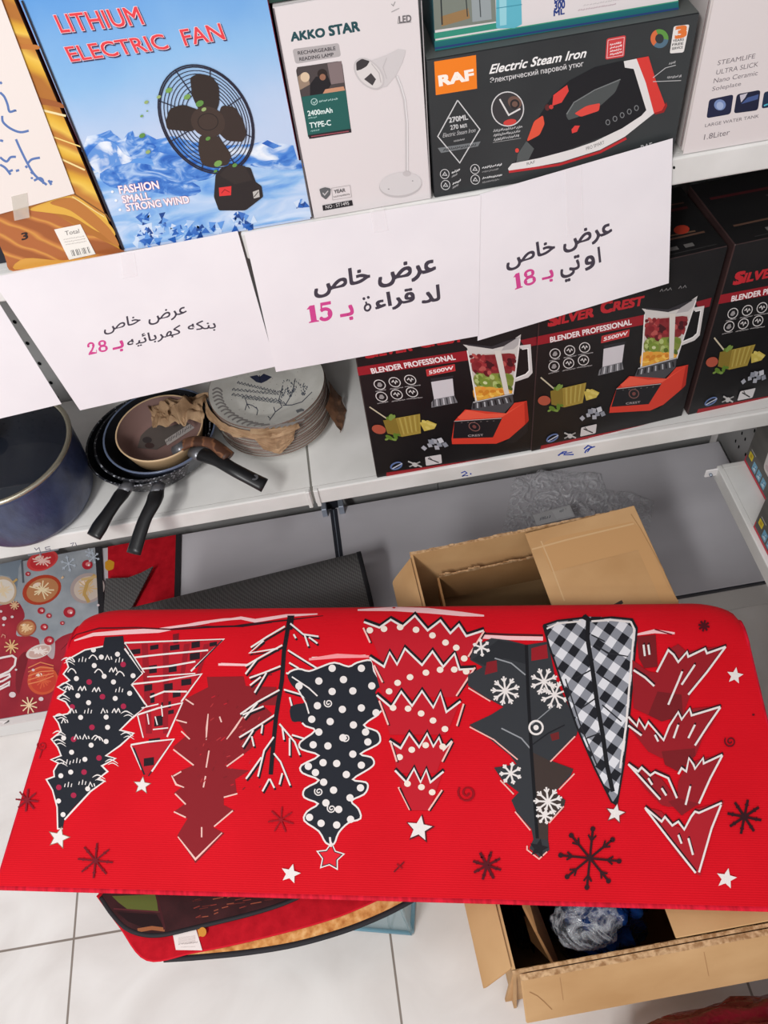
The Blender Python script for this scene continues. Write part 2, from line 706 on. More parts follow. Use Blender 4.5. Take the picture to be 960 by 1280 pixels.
def bay(x0, x1, label, dark_from=None):
    t = thing('gondola_shelving', label, 'shelf', ((x0 + x1) / 2, 1.0, 0), 'bays of the shop shelving')
    for nm, z in (('lower_shelf', ZS), ('upper_shelf', ZU)):
        s = MB()
        s.box((x0 + 0.002, YL, z - 0.038), (x1 - 0.002, YL + 0.012, z), steel_white, 0.0025, 2)
        s.box((x0 + 0.002, YL + 0.0115, z - 0.012), (x1 - 0.002, YB - 0.004, z - 0.0004), steel_white)
        if nm == 'lower_shelf':
            pr = Print(s, lambda a, b: onY(a, b, YL), NEG_Y)
            ink, blue = (92, 90, 110), (40, 72, 165)
            if x0 < -0.5:
                pr.at(0, 500, 6.4).line([(275, 1182), (290, 1200), (312, 1180)], 6, ink).line([(312, 1178), (322, 1212), (330, 1240), (318, 1238)], 6, ink)
                pr.line([(400, 1172), (362, 1180), (366, 1196), (400, 1190), (405, 1204), (366, 1212)], 6, ink)
                pr.line([(562, 1150), (590, 1142), (576, 1168)], 6, ink).line([(602, 1140), (612, 1166)], 6, ink)
            else:
                pr.at(430, 360, 3.84).line([(562, 888), (580, 880), (590, 888), (566, 904), (596, 900)], 5, blue).ell(608, 892, 4, 4, blue)
                pr.at(660, 340, 4).line([(150, 918), (175, 900), (192, 898), (180, 914), (228, 912)], 7, blue).line([(165, 908), (205, 904), (222, 900)], 5, blue)
                pr.line([(280, 885), (300, 868), (318, 874), (290, 892), (284, 905)], 7, blue).line([(296, 900), (312, 880), (335, 872)], 6, blue)
        elif x0 > -0.5:
            Print(s, lambda a, b: onY(a, b, YL), NEG_Y).ell(842.5, 209.5, 1.6, 2.0, hole_black)
        s.build(nm, t)
    c = MB()
    if dark_from is None:
        c.box((x0 + 0.003, YB, 0.02), (x1 - 0.003, YB + 0.012, 1.75), panel_grey)
        perforate(c, hole_black, x0 + 0.045, x1 - 0.04, 0.60, 1.03, YB - 0.0006)
        c.build('back_panel', t)
    else:
        c.box((x0 + 0.003, YB, 0.02), (dark_from - 0.002, YB + 0.012, 1.75), panel_grey)
        c.build('back_panel', t)
        c = MB()
        c.box((dark_from, YB, 0.57), (x1 - 0.003, YB + 0.012, 1.75), panel_dark)
        perforate(c, hole_black, dark_from + 0.03, x1 - 0.03, 0.80, 1.03, YB - 0.0006, 0.027)
        d = c.build('back_panel', t)
        d['label'] = 'dark perforated back panel'
        c = MB()
        c.box((dark_from, YB, 0.02), (x1 - 0.003, YB + 0.012, 0.568), panel_grey)
        c.build('back_panel', t)
    d = MB()
    d.box((x0 + 0.004, YD, ZD - 0.02), (x1 - 0.004, YB - 0.036, ZD), deck_grey, 0.002)
    d.build('base_deck', t)
    d = MB()
    d.box((x0 + 0.004, YD - 0.003, ZD - 0.011), (x1 - 0.004, YD - 0.0002, ZD - 0.001), steel_dark)
    d.build('deck_edge_strip', t)
    k = MB()
    k.box((x0 + 0.004, YD + 0.001, 0.001), (x1 - 0.004, YD + 0.012, ZD - 0.021), paint((222, 220, 218), 0.5))
    k.build('kick_plate', t)
    return t


XJ = -0.1165
left_bay = bay(-1.03, XJ, 'white and grey shelving bay holding the pot, pans and plate stack')
right_bay = bay(XJ, 0.812, 'white and grey shelving bay holding the three black blender boxes', dark_from=0.14)
u = MB()
u.box((XJ - 0.016, YB - 0.028, 0.005), (XJ + 0.012, YB - 0.004, 1.75), steel_dark, 0.001)
for k in range(30):
    z = 0.62 + k * 0.035
    u.box((XJ - 0.009, YB - 0.0284, z), (XJ - 0.005, YB - 0.0279, z + 0.018), hole_black)
    u.box((XJ + 0.001, YB - 0.0284, z), (XJ + 0.005, YB - 0.0279, z + 0.018), hole_black)
u.build('upright', left_bay)
u = MB()
u.hexa([(XJ - 0.004, YD + 0.02, ZD - 0.012), (XJ + 0.004, YD + 0.02, ZD - 0.012), (XJ + 0.004, YB - 0.04, ZD - 0.012), (XJ - 0.004, YB - 0.04, ZD - 0.012),
        (XJ - 0.009, YD + 0.02, ZD + 0.0015), (XJ + 0.009, YD + 0.02, ZD + 0.0015), (XJ + 0.009, YB - 0.04, ZD + 0.0015), (XJ - 0.009, YB - 0.04, ZD + 0.0015)], steel_dark, 0.001)
u.box((XJ - 0.0008, YD + 0.02, ZD + 0.0016), (XJ + 0.0008, YB - 0.045, ZD + 0.003), steel_pale)
u.build('joint_strip', left_bay)
for sx in (-1, 1):
    u = MB()
    u.box((XJ + sx * 0.020 - 0.006, YB - 0.06, ZD + 0.001), (XJ + sx * 0.020 + 0.006, YB - 0.03, ZD + 0.03), steel_pale, 0.001)
    u.build('foot_bracket', left_bay)
u = MB()
for sx in (-1, 1):
    u.box((XJ + sx * 0.0075 - 0.0035, YL - 0.003, ZS - 0.042), (XJ + sx * 0.0075 + 0.0035, YL + 0.004, ZS + 0.002), steel_white, 0.001)
u.box((XJ - 0.003, YL + 0.003, ZS - 0.03), (XJ + 0.003, YB - 0.03, ZS - 0.001), paint((120, 118, 112), 0.5))
u.build('shelf_clip', left_bay)

# the second run of shelving, at a right angle on the right
t = thing('side_gondola_shelving', 'white shelf run at a right angle on the right, holding two grey boxes', 'shelf', (0.83, 0.8, 0))
s = MB()
s.box((0.823, -0.2, 0.0), (0.837, 1.222, 1.3), panel_grey)
for r, z in ((0, 0.16), (1, 0.2), (2, 0.24), (0, 0.34), (1, 0.4)):
    for k in range(24):
        for dy in (0.0, 0.018):
            y = 1.20 - k * 0.05 - (0.012 if r % 2 else 0) - dy
            s.face([(0.8224, y + 0.003 * math.cos(a * math.pi / 3), z - 0.01 * k % 0.02 + 0.006 * math.sin(a * math.pi / 3)) for a in range(6)], hole_black)
s.build('back_panel', t)
s = MB()
s.box((0.665, -0.1, 0.295), (0.677, 0.96, 0.33), steel_white, 0.002, 2)
s.box((0.6765, -0.1, 0.318), (0.8225, 0.96, 0.3297), steel_white)
s.box((0.672, 0.948, 0.295), (0.8225, 0.96, 0.33), steel_white, 0.002, 2)
s.build('side_shelf', t)
s = MB()
s.box((0.642, 0.952, 0.306), (0.672, 0.957, 0.328), paint((232, 228, 228), 0.4), 0.002)
s.lathe([(0.0001, 0), (0.003, 0), (0.003, -0.006), (0.0001, -0.006)], (0.652, 0.952, 0.317), steel_pale, 10, axis=(0, 1, 0))
s.build('shelf_bracket', t)

# ================================================================== UPPER SHELF
YF = 0.897   # front faces of the boxes on the upper shelf


def carton(name, label, cat, x0, x1, z0, z1, depth, front, side=None, top=None, y0=YF, bevel=0.0012, group=None, build=True):
    """A retail box standing on a shelf; faces may carry their own colour."""
    mb = MB()
    side, top = side or front, top or front
    y1 = y0 + depth
    b = 0.0008
    mb.box((x0, y0 + b, z0), (x1, y1, z1), side, bevel)
    mb.face([(x0 + b, y0, z0 + b), (x1 - b, y0, z0 + b), (x1 - b, y0, z1 - b), (x0 + b, y0, z1 - b)], front)
    mb.face([(x0 + b, y0 + b, z1 + 0.0003), (x1 - b, y0 + b, z1 + 0.0003), (x1 - b, y1 - b, z1 + 0.0003), (x0 + b, y1 - b, z1 + 0.0003)], top)
    return mb, Vector(((x0 + x1) / 2, (y0 + y1) / 2, z0))


FRONT = lambda a, b: onY(a, b, YF)

# ---- fan box
sky = bpy.data.materials.new('printed_sky')
sky.use_nodes = True
nt = sky.node_tree
tc = nt.nodes.new('ShaderNodeTexCoord')
sx = nt.nodes.new('ShaderNodeSeparateXYZ')
nt.links.new(tc.outputs['Object'], sx.inputs[0])
ns = nt.nodes.new('ShaderNodeTexNoise')
ns.inputs['Scale'].default_value = 9
ns.inputs['Detail'].default_value = 4
nt.links.new(tc.outputs['Object'], ns.inputs['Vector'])
ma = nt.nodes.new('ShaderNodeMath')
ma.operation = 'MULTIPLY_ADD'
ma.inputs[1].default_value = 0.09
nt.links.new(ns.outputs['Fac'], ma.inputs[0])
nt.links.new(sx.outputs['Z'], ma.inputs[2])
rp = nt.nodes.new('ShaderNodeValToRGB')
e = rp.color_ramp.elements
e[0].position, e[0].color = 0.17, lin((188, 205, 232))
e[1].position, e[1].color = 0.36, lin((64, 140, 214))
k = e.new(0.25)
k.color = lin((140, 186, 228))
nt.links.new(ma.outputs[0], rp.inputs['Fac'])
nt.links.new(rp.outputs['Color'], nt.nodes['Principled BSDF'].inputs['Base Color'])
nt.nodes['Principled BSDF'].inputs['Roughness'].default_value = 0.35
ice_blue = noisy('printed_mountains', [(0.36, (52, 112, 200)), (0.47, (90, 146, 218)), (0.56, (196, 214, 238)), (0.7, (232, 238, 246))], scale=26, detail=7, rough=0.35, distortion=1.2, stretch=(1, 1, 1.9))
water = noisy('printed_ice_field', [(0.35, (92, 150, 222)), (0.5, (146, 188, 232)), (0.68, (205, 220, 242))], scale=13, detail=5, rough=0.35, distortion=1.0, stretch=(1, 1, 3))

mb, base = carton('', '', '', -0.2585, -0.0262, ZU, 1.42, 0.20, sky, paint((150, 28, 62), 0.4))
# dark edge on the left
p = Print(mb, FRONT, NEG_Y, rough=0.35)
p.at(0, 0, 2.4)
p.poly([(245, 452), (262, 408), (300, 402), (330, 390), (350, 408), (368, 420), (384, 398), (398, 392), (408, 412), (440, 402), (470, 418), (520, 408), (600, 430), (680, 436), (760, 432), (802, 418), (830, 428), (880, 436), (905, 520), (930, 640), (372, 745), (262, 480)], ice_blue).up()
p.poly([(282, 520), (420, 470), (620, 510), (905, 480), (938, 650), (374, 746)], water).up()
snow = noisy('printed_snow', [(0.40, (96, 146, 214)), (0.5, (208, 220, 238)), (0.65, (236, 240, 246))], scale=38, detail=6, rough=0.35, distortion=1.5)
deep = noisy('printed_blue_ridge', [(0.36, (40, 96, 184)), (0.52, (78, 134, 210)), (0.68, (170, 198, 234))], scale=34, detail=7, rough=0.35, distortion=2.0, stretch=(1, 1, 1.6))
p.poly(curvy([(262, 476), (285, 440), (310, 424), (345, 430), (372, 462), (400, 480), (350, 500), (300, 520)], 3), snow)
p.poly([(300, 408), (318, 396), (332, 390), (340, 402), (352, 408), (366, 420), (340, 424), (318, 414)], deep)
p.poly([(372, 440), (384, 398), (390, 408), (398, 392), (404, 412), (420, 408), (440, 404), (452, 424), (470, 440), (430, 476), (392, 470)], deep)
p.poly(curvy([(455, 455), (540, 470), (600, 450), (660, 480), (640, 530), (560, 545), (480, 520)], 3), deep)
p.poly(curvy([(300, 520), (380, 490), (470, 500), (600, 560), (560, 590), (420, 570), (330, 560)], 3), deep)
p.poly(curvy([(750, 495), (800, 482), (850, 478), (902, 482), (905, 505), (820, 508)], 3), deep)
p.poly([(785, 430), (802, 420), (828, 432), (846, 438), (820, 446)], deep).up()
rnd = random.Random(3)
for cx, cy, n, s in ((455, 675, 26, 40), (440, 720, 16, 34), (540, 700, 14, 30), (590, 690, 16, 26), (650, 680, 10, 20), (730, 665, 20, 32), (905, 610, 6, 12), (470, 700, 10, 40)):
    for i in range(n):
        x, y = cx + rnd.uniform(-s, s), cy + rnd.uniform(-s, s) * 0.75
        a = rnd.uniform(0, 6.28)
        r = rnd.uniform(8, 17)
        p.poly([(x + r * math.cos(a + q), y + r * math.sin(a + q)) for q in (0, 1.9, 3.6)],
               rnd.choice([(40, 96, 178), (96, 150, 220), (206, 222, 242), (60, 110, 190), (170, 200, 236), (30, 70, 140)]))
    p.up()
# title
for dx, dy, c, bold in ((4, 4, (62, 44, 78), 0.03), (0, 0, (240, 214, 220), 0.035), (0, 0, (226, 66, 74), 0.012)):
    p.text('LITHIUM', (184 + dx, 97 + dy), (433 + dx, 71 + dy), (160 + dx, 44 + dy), c, bold)
    p.text('ELECTRIC', (214 + dx, 184 + dy), (508 + dx, 144 + dy), (192 + dx, 140 + dy), c, bold)
    p.text('FAN', (556 + dx, 136 + dy), (676 + dx, 116 + dy), (538 + dx, 88 + dy), c, bold).up()
for s, bl, br, tl in (('FASHION', (360, 580), (478, 564), (354, 557)), ('SMALL', (370, 608), (452, 596), (364, 587)), ('STRONG WIND', (381, 632), (569, 607), (375, 611))):
    p.text(s, bl, br, tl, (214, 70, 82), 0.04).up()
    p.text(s, bl, br, tl, (250, 240, 244), 0.022)
for x, y in ((337, 574), (348, 600), (360, 628)):
    p.ell(x, y, 4, 4, (245, 245, 250))
p.up()
# the fan picture: wire guard, blades, battery foot
p.at(160, 60, 4.8)
navy, brown = (38, 36, 52), (50, 40, 36)
R0 = math.radians(58)
for s in (0.99, 0.955, 0.885, 0.82, 0.755, 0.69, 0.62, 0.55, 0.48):
    p.ring(468 + (1 - s) * 30, 425 - (1 - s) * 10, 352 * s, 262 * s, 9 if s > 0.94 else 5, navy, R0, 48)
for a in range(0, 360, 45):
    ca, sa = 352 * math.cos(math.radians(a)), 262 * math.sin(math.radians(a))
    x, y = ca * math.cos(R0) - sa * math.sin(R0), ca * math.sin(R0) + sa * math.cos(R0)
    p.line([(480 + 0.3 * x, 425 + 0.3 * y), (468 + x, 425 + y)], 6, navy)
p.up()
p.poly(rounded([(372, 175), (420, 150), (500, 165), (545, 225), (548, 330), (520, 400), (430, 380), (385, 290)], 0.3), brown)
p.poly(rounded([(225, 440), (250, 360), (330, 335), (430, 370), (450, 460), (380, 500), (235, 485)], 0.3), brown)
p.poly(rounded([(560, 340), (640, 350), (690, 430), (712, 510), (690, 560), (590, 555), (520, 480)], 0.3), (56, 44, 40))
p.poly(rounded([(430, 520), (540, 520), (620, 640), (600, 700), (500, 715), (440, 690), (420, 600)], 0.3), (60, 48, 42)).up()
p.ell(480, 440, 105, 90, (66, 52, 46), 0.4)
p.ring(480, 440, 60, 50, 5, (40, 32, 30)).up()
p.poly(rounded([(525, 760), (560, 715), (650, 700), (735, 715), (765, 800), (800, 825), (810, 890), (705, 972), (545, 972), (515, 890)], 0.12), (42, 36, 36)).up()
p.poly([(548, 760), (610, 690), (700, 705), (745, 790), (640, 815)], (52, 44, 42))
p.poly([(545, 835), (620, 825), (618, 880), (548, 886)], (222, 56, 56)).up()
p.line([(560, 868), (580, 846), (610, 862)], 5, (150, 30, 34))
p.poly([(748, 860), (785, 846), (790, 890), (755, 900)], (190, 186, 180)).up()
p.line([(756, 890), (782, 858)], 5, (60, 56, 54))
for x, y, r in ((110, 322, 14), (115, 375, 6), (82, 405, 10), (85, 522, 20), (120, 620, 16), (245, 250, 22), (185, 290, 14), (355, 290, 22), (430, 330, 26), (455, 365, 16), (540, 690, 26), (525, 735, 12), (480, 540, 16), (640, 700, 16)):
    p.ell(x, y, r, r * 0.7, rnd.choice([(120, 160, 84), (96, 142, 70), (150, 172, 110)]), -0.5, 9)
p.up()
p.at(0, 0, 1).line([(27.5, 0), (154.5, 311.5)], 2.6, (44, 40, 48))
tag(mb.build('fan_box', None, base), 'tall blue electric fan box with red title lettering and snowy mountains', 'box')

# ---- gold box on the left
gold = noisy('printed_gold_swirl', [(0.05, (176, 112, 50)), (0.25, (212, 158, 54)), (0.5, (226, 180, 66)), (0.75, (232, 192, 84)), (0.95, (190, 124, 56))],
             scale=3.2, detail=3, rough=0.35, kind='wave', distortion=5.0, rot=(0, 0.5, 0), stretch=(1, 1, 2.6))
t = thing('gold_carton', 'golden swirl-printed box with a handwritten white note, left of the fan box', 'box', (-0.33, 0.98, ZU))
mb, base = carton('', '', '', -0.3955, -0.2612, ZU, 1.42, 0.18, gold, paint((58, 44, 36), 0.5))
p = Print(mb, FRONT, NEG_Y, rough=0.35).at(0, 0, 3.765)
lower = noisy('printed_copper_swirl', [(0.2, (160, 92, 50)), (0.45, (196, 124, 66)), (0.6, (214, 152, 74)), (0.8, (176, 104, 58))], scale=5, detail=3, rough=.35, kind='wave', distortion=6, rot=(0, .7, 0), stretch=(1, 1, 2))
p.poly(curvy([(-60, 1010), (0, 1000), (160, 985), (260, 1010), (400, 1090), (560, 1170), (566, 1188), (300, 1235), (66, 1278), (20, 1200)], 4), lower).up()
p.poly(curvy([(140, 985), (240, 945), (345, 922), (430, 975), (520, 1060), (540, 1110), (460, 1090), (340, 1020), (220, 1000)], 4), (222, 172, 72)).up()
p.poly(curvy([(235, 955), (330, 930), (420, 985), (520, 1080), (558, 1160), (440, 1070), (330, 990)], 4), (186, 120, 58))
p.poly(curvy([(70, 1268), (120, 1215), (300, 1225), (470, 1196), (300, 1240)], 4), (214, 156, 70))
p.poly(curvy([(10, 186), (100, 205), (175, 212), (180, 232), (90, 228), (18, 212)], 4), (188, 118, 56))
p.poly(curvy([(130, 452), (200, 462), (285, 484), (300, 508), (220, 494), (148, 486)], 4), (158, 92, 48)).up()
p.line([(165, 510), (310, 545)], 10, (240, 222, 170)).line([(240, 640), (380, 690)], 6, (240, 214, 130)).line([(270, 740), (400, 800)], 8, (238, 216, 150))
p.line([(350, 912), (500, 1010), (520, 1040)], 5, (120, 80, 40)).line([(340, 925), (490, 1020)], 4, (236, 214, 150))
p.text('3', (104, 1130), (132, 1122), (100, 1098), (46, 34, 34), 0.03)
mb.build('box_body', t)
st = MB()
q = lambda a, b: onY(a / 3.765, b / 3.765, YF - 0.0006)
st.prism([q(255, 1080), q(378, 1055), q(450, 1195), (q(325, 1222))], (0, -0.0003, 0), paint((238, 234, 226), 0.5))
pp = Print(st, lambda a, b: onY(a, b, YF - 0.0009), NEG_Y).at(0, 0, 3.765)
ink = (96, 92, 90)
pp.text('Total', (308, 1108), (374, 1096), (304, 1088), ink)
for i, y in enumerate((1124, 1136, 1148)):
    pp.scribble((300 + i * 5, y + 6), (396 + i * 5, y - 10), (298 + i * 5, y), (176, 170, 164), 2.5, 12, i)
for i in range(16):
    x = 338 + i * 5.6
    if i % 5 != 3:
        pp.line([(x - 6, 1178 - i * 1.1), (x + 4, 1206 - i * 1.1)], 1.4 + (i * 7 % 3), (60, 56, 56))
sk = st.build('price_sticker', t)
sk['label'] = 'white barcode price sticker'

# handwritten note taped on it
t = thing('handwritten_note', 'white paper note with blue handwriting taped on the golden box', 'note', onY(20, 200, YF - 0.002))
nb = MB()
yn = YF - 0.0022
q = lambda a, b: onY(a, b, yn)
nb.prism([Vector((max(v.x, -0.392), v.y, v.z)) for v in (q(-110, -90), q(-36, -100), q(93, 242), q(-16, 272))], (0, 0.0006, 0), paint((232, 222, 216), 0.6))
p = Print(nb, q, NEG_Y).at(0, 0, 3.765)
bl = (92, 120, 176)
for st in ([(0, 435), (20, 455), (35, 490), (45, 525), (70, 520), (72, 525)], [(10, 545), (15, 575), (50, 605), (95, 622), (135, 615)],
           [(75, 655), (95, 700), (130, 770), (165, 825), (220, 870)], [(130, 770), (150, 750), (188, 742)], [(0, 740), (30, 760), (50, 740), (75, 738)],
           [(0, 775), (25, 790), (50, 822)], [(40, 808), (60, 800)], [(75, 805), (90, 800)], [(160, 850), (185, 838), (200, 845), (205, 865)],
           [(228, 848), (242, 870)], [(120, 780), (128, 790)], [(145, 808), (155, 818)], [(0, 660), (15, 664)], [(0, 385), (8, 395)]):
    p.line(curvy(st, 5, False), 11, bl)
p.ell(240, 855, 8, 6, bl).ell(150, 838, 6, 5, bl)
nb.build('paper', t)
nb = MB()
nb.prism([onY(14, 246, yn - 0.0006), onY(34, 241, yn - 0.0006), onY(37, 272, yn - 0.0006), onY(18, 276, yn - 0.0006)], (0, 0.0003, 0), glassy('clear_tape', (226, 220, 208), 0.35, 0.3))
nb.build('tape', t)

# dark box edge beyond the gold box
mb, base = carton('', '', '', -0.56, -0.402, ZU, 1.20, 0.15, paint((40, 40, 48), 0.5), y0=YF + 0.02)
tag(mb.build('dark_carton', None, base), 'dark box at the far left behind the golden box, only a corner showing', 'box')

# ---- lamp box
card = paint((222, 214, 214), 0.42)
mb, base = carton('', '', '', -0.0232, 0.1222, ZU, 1.3035, 0.14, card, paint((206, 200, 200), 0.45), paint((226, 220, 218), 0.45))
p = Print(mb, FRONT, NEG_Y, rough=0.4).at(330, 0, 4.174)
teal = (34, 74, 80)
p.text('AKKO', (143, 215), (318, 190), (138, 170), teal, 0.045)
p.text('STAR', (343, 186), (500, 160), (336, 136), teal, 0.045)
p.poly(rounded([(148, 256), (390, 224), (402, 294), (164, 334)], 0.2), (176, 170, 170)).up()
p.text('RECHARGEABLE', (178, 286), (374, 260), (175, 268), (66, 62, 66), 0.02)
p.text('READING LAMP', (186, 318), (364, 292), (183, 300), (66, 62, 66), 0.02)
p.poly(rounded([(164, 352), (406, 316), (456, 690), (234, 726)], 0.1), (66, 58, 58)).up()
p.poly([(172, 350), (404, 318), (426, 470), (196, 505)], (74, 66, 66)).up()
p.poly([(330, 330), (404, 318), (418, 430), (350, 440)], (128, 112, 112))
p.poly([(176, 400), (200, 380), (230, 400), (240, 440), (186, 470)], (150, 128, 110))
p.ell(214, 402, 24, 26, (214, 190, 160))
p.poly([(240, 440), (270, 400), (330, 390), (350, 440), (320, 490), (240, 498)], (30, 28, 32)).up()
p.ell(304, 385, 26, 26, (44, 34, 32))
p.ell(306, 402, 16, 17, (148, 104, 82))
p.poly([(300, 500), (320, 465), (415, 450), (424, 474)], (196, 142, 112))
p.up()
p.poly([(196, 505), (427, 470), (452, 680), (230, 714)], (34, 92, 86)).up()
p.ring(262, 530, 16, 16, 4, (170, 200, 195)).line([(254, 530), (262, 538), (276, 520)], 4, (170, 200, 195))
p.scribble((288, 534), (384, 520), (286, 522), (170, 200, 195), 3.5, 10, 4)
p.text('2400mAh', (230, 604), (358, 586), (226, 578), (226, 240, 236), 0.02)
p.scribble((232, 622), (275, 614), (231, 612), (150, 190, 184), 3, 6, 5)
p.text('TYPE-C', (240, 668), (350, 652), (236, 640), (226, 240, 236), 0.02)
p.scribble((244, 688), (288, 681), (243, 678), (150, 190, 184), 3, 6, 6)
p.poly([(231, 704), (454, 670), (456, 690), (236, 724)], (40, 34, 40))
p.line([(246, 712), (442, 684)], 5, (160, 80, 90))
p.text('LED', (706, 120), (768, 112), (704, 84), (110, 106, 108), 0.03)
p.line([(702, 84), (698, 122), (768, 114)], 3, (150, 146, 146))
p.line([(664, 20), (674, 30), (684, 8)], 4, (150, 146, 146)).line([(664, 62), (705, 42)], 4, (170, 166, 166))
# the lamp picture
p.up()
p.poly([(545, 320), (640, 285), (700, 255), (740, 262), (724, 320), (690, 390), (640, 450), (590, 462), (520, 420)], (206, 200, 200)).up()
p.ell(548, 384, 98, 62, (196, 190, 190), 0.82, 28)
p.up()
p.ell(548, 384, 88, 53, (216, 210, 208), 0.82, 28).up()
p.poly(rounded([(482, 368), (480, 325), (510, 305), (552, 318), (535, 345), (505, 362)], 0.25), (58, 54, 56))
p.poly([(522, 412), (558, 380), (584, 412), (566, 445)], (66, 62, 64))
p.line([(560, 330), (600, 380), (610, 430)], 5, (188, 182, 182)).line([(640, 300), (620, 350), (640, 410)], 3, (190, 184, 184))
p.line([(690, 395), (712, 450), (732, 520), (744, 640), (745, 890)], 16, (198, 192, 192)).up()
p.line([(694, 395), (716, 450), (736, 520), (748, 640), (749, 890)], 6, (226, 222, 222))
p.ell(712, 965, 112, 64, (192, 186, 186), -0.12, 36).up()
p.ell(712, 958, 110, 60, (212, 207, 207), -0.12, 36).up()
p.ell(745, 905, 22, 14, (196, 190, 190))
p.ell(650, 985, 5, 3, (150, 146, 146)).ell(775, 942, 4, 3, (150, 146, 146))
# warranty shield and number strip
p.poly(rounded([(288, 985), (318, 975), (348, 982), (345, 1015), (322, 1040), (298, 1022)], 0.2), (96, 98, 100)).up()
p.line([(306, 1004), (316, 1016), (334, 994)], 5, (200, 196, 196))
p.loop([(352, 980), (448, 965), (456, 1026), (358, 1042)], 2, (170, 166, 166))
p.text('YEAR', (366, 1008), (424, 998), (364, 990), (86, 84, 86), 0.02)
p.scribble((362, 1030), (446, 1016), (360, 1020), (130, 126, 126), 3, 9, 8)
p.poly([(304, 1070), (458, 1042), (464, 1070), (308, 1098)], (34, 32, 36)).up()
p.text('NO : ST1495', (322, 1088), (444, 1066), (320, 1070), (220, 216, 216), 0.0)
p.at(0, 0, 1).line([(341.5, 10), (390.5, 272)], 1.8, (96, 90, 92))  # dark line paints the shadow in the gap beside the fan box
p.line([(526.5, 0), (538.5, 248)], 1.2, (170, 164, 164))
tag(mb.build('reading_lamp_box', None, base), 'narrow white reading lamp box with a green picture label, between fan and iron boxes', 'box')

# dark green box lying on the lamp box
mb, base = carton('', '', '', -0.0275, 0.036, 1.305, 1.37, 0.12, paint((34, 62, 52), 0.45), y0=YF + 0.004)
tag(mb.build('green_carton', None, base), 'dark green box lying on top of the white lamp box', 'box')

# ---- iron box
iron_black = noisy('printed_charcoal', [(0.3, (44, 46, 48)), (0.7, (60, 63, 64))], scale=6, rough=0.4)
mb, base = carton('', '', '', 0.1262, 0.4218, ZU, 1.2275, 0.115, iron_black, paint((40, 42, 44), 0.4), paint((84, 88, 86), 0.4))
p = Print(mb, FRONT, NEG_Y, rough=0.4).at(530, 0, 2.909)
p.poly([(37, 224), (189, 200), (193, 322), (43, 346)], (240, 128, 30)).up()
p.text('RAF', (58, 312), (180, 288), (54, 276), (250, 240, 228), 0.05)
p.text('Electric Steam Iron', (238, 268), (585, 208), (249, 234), (240, 238, 236), 0.022)
p.text('Электрический паровой утюг', (241, 302), (580, 240), (240, 284), (214, 212, 212), 0.01)
w = (206, 206, 206)
p.loop([(122, 364), (203, 470), (130, 592), (50, 496)], 4, w)
p.text('270ML', (92, 446), (160, 434), (89, 428), w, 0.03)
p.text('270 мл', (97, 472), (156, 462), (95, 456), w, 0.02)
p.text('Electric Steam Iron', (68, 500), (186, 480), (71, 484), (190, 190, 190), 0.0)
p.scribble((108, 516), (146, 510), (108, 508), (150, 150, 150), 3, 7, 9)
p.poly([(50, 538), (206, 514), (196, 532), (62, 556)], (116, 120, 122)).up()
p.scribble((70, 550), (190, 530), (70, 540), (60, 62, 64), 3, 16, 10)
p.ell(304, 396, 60, 64, (214, 212, 212), 0, 32).up()
p.ell(304, 396, 56, 60, (58, 56, 58), 0, 32).up()
p.line([(275, 360), (308, 418), (350, 395)], 6, (220, 216, 214)).ell(330, 372, 26, 22, (112, 84, 74), 0.5)
p.ell(312, 444, 24, 11, (206, 66, 60), -0.2).ring(330, 378, 14, 14, 7, (44, 40, 42))
for i in range(3):
    p.scribble((252 + i, 482 + 16 * i), (356 - 6 * i, 466 + 16 * i), (252 + i, 470 + 16 * i), (176, 176, 176), 3, 13, 11 + i)
p.line([(250, 518), (352, 502)], 2, (150, 150, 150))
p.poly(rounded([(664, 140), (734, 127), (728, 206), (659, 217)], 0.12), (206, 66, 68)).up()
p.loop([(669, 146), (728, 135), (723, 200), (665, 210)], 2, (240, 200, 200))
for i in range(4):
    p.scribble((676, 166 + 12 * i), (718, 157 + 12 * i), (676, 158 + 12 * i), (240, 214, 214), 3, 6, 14 + i)
for a, c in ((0.2, (96, 150, 70)), (2.3, (84, 112, 130)), (4.4, (214, 110, 66))):
    p.ring(856, 140, 24, 26, 17, c, 0, 14, a - 2.2, a)
p.poly(rounded([(908, 95), (965, 88), (944, 190), (893, 194)], 0.14), (230, 226, 222)).up()
p.text('3', (916, 138), (950, 132), (918, 98), (226, 120, 56), 0.06)
for i in range(3):
    p.text(('YEARS', 'FREE', 'SERVICE')[i], (904 - i * 2, 153 + 14 * i), (944 - i * 2, 147 + 14 * i), (905 - i * 2, 144 + 14 * i), (70, 70, 70), 0.02)
# the iron picture
p.poly([(330, 592), (345, 555), (372, 512), (425, 412), (470, 345), (530, 292), (620, 244), (722, 220), (772, 240), (802, 330), (830, 405), (720, 470), (560, 530), (430, 578)], (28, 28, 32)).up()
p.poly([(340, 560), (372, 512), (400, 540), (380, 580), (335, 592)], (84, 88, 88))
p.poly(rounded([(516, 420), (545, 375), (620, 330), (714, 290), (695, 335), (640, 385), (560, 425), (525, 436)], 0.2), (78, 82, 82)).up()
p.line([(518, 415), (545, 372), (620, 327), (714, 288)], 4, (120, 124, 124))
p.poly([(305, 612), (320, 594), (420, 574), (540, 542), (620, 514), (720, 466), (790, 420), (808, 400), (762, 250), (730, 245), (726, 222), (776, 212), (800, 250), (838, 410), (730, 496), (640, 544), (500, 588), (310, 624)], (226, 222, 220)).up()
p.poly([(772, 212), (816, 204), (842, 290), (876, 380), (866, 400), (836, 412), (806, 300)], (216, 60, 54))
p.poly([(838, 410), (868, 400), (880, 370), (884, 384), (872, 408), (840, 416)], (150, 36, 36))
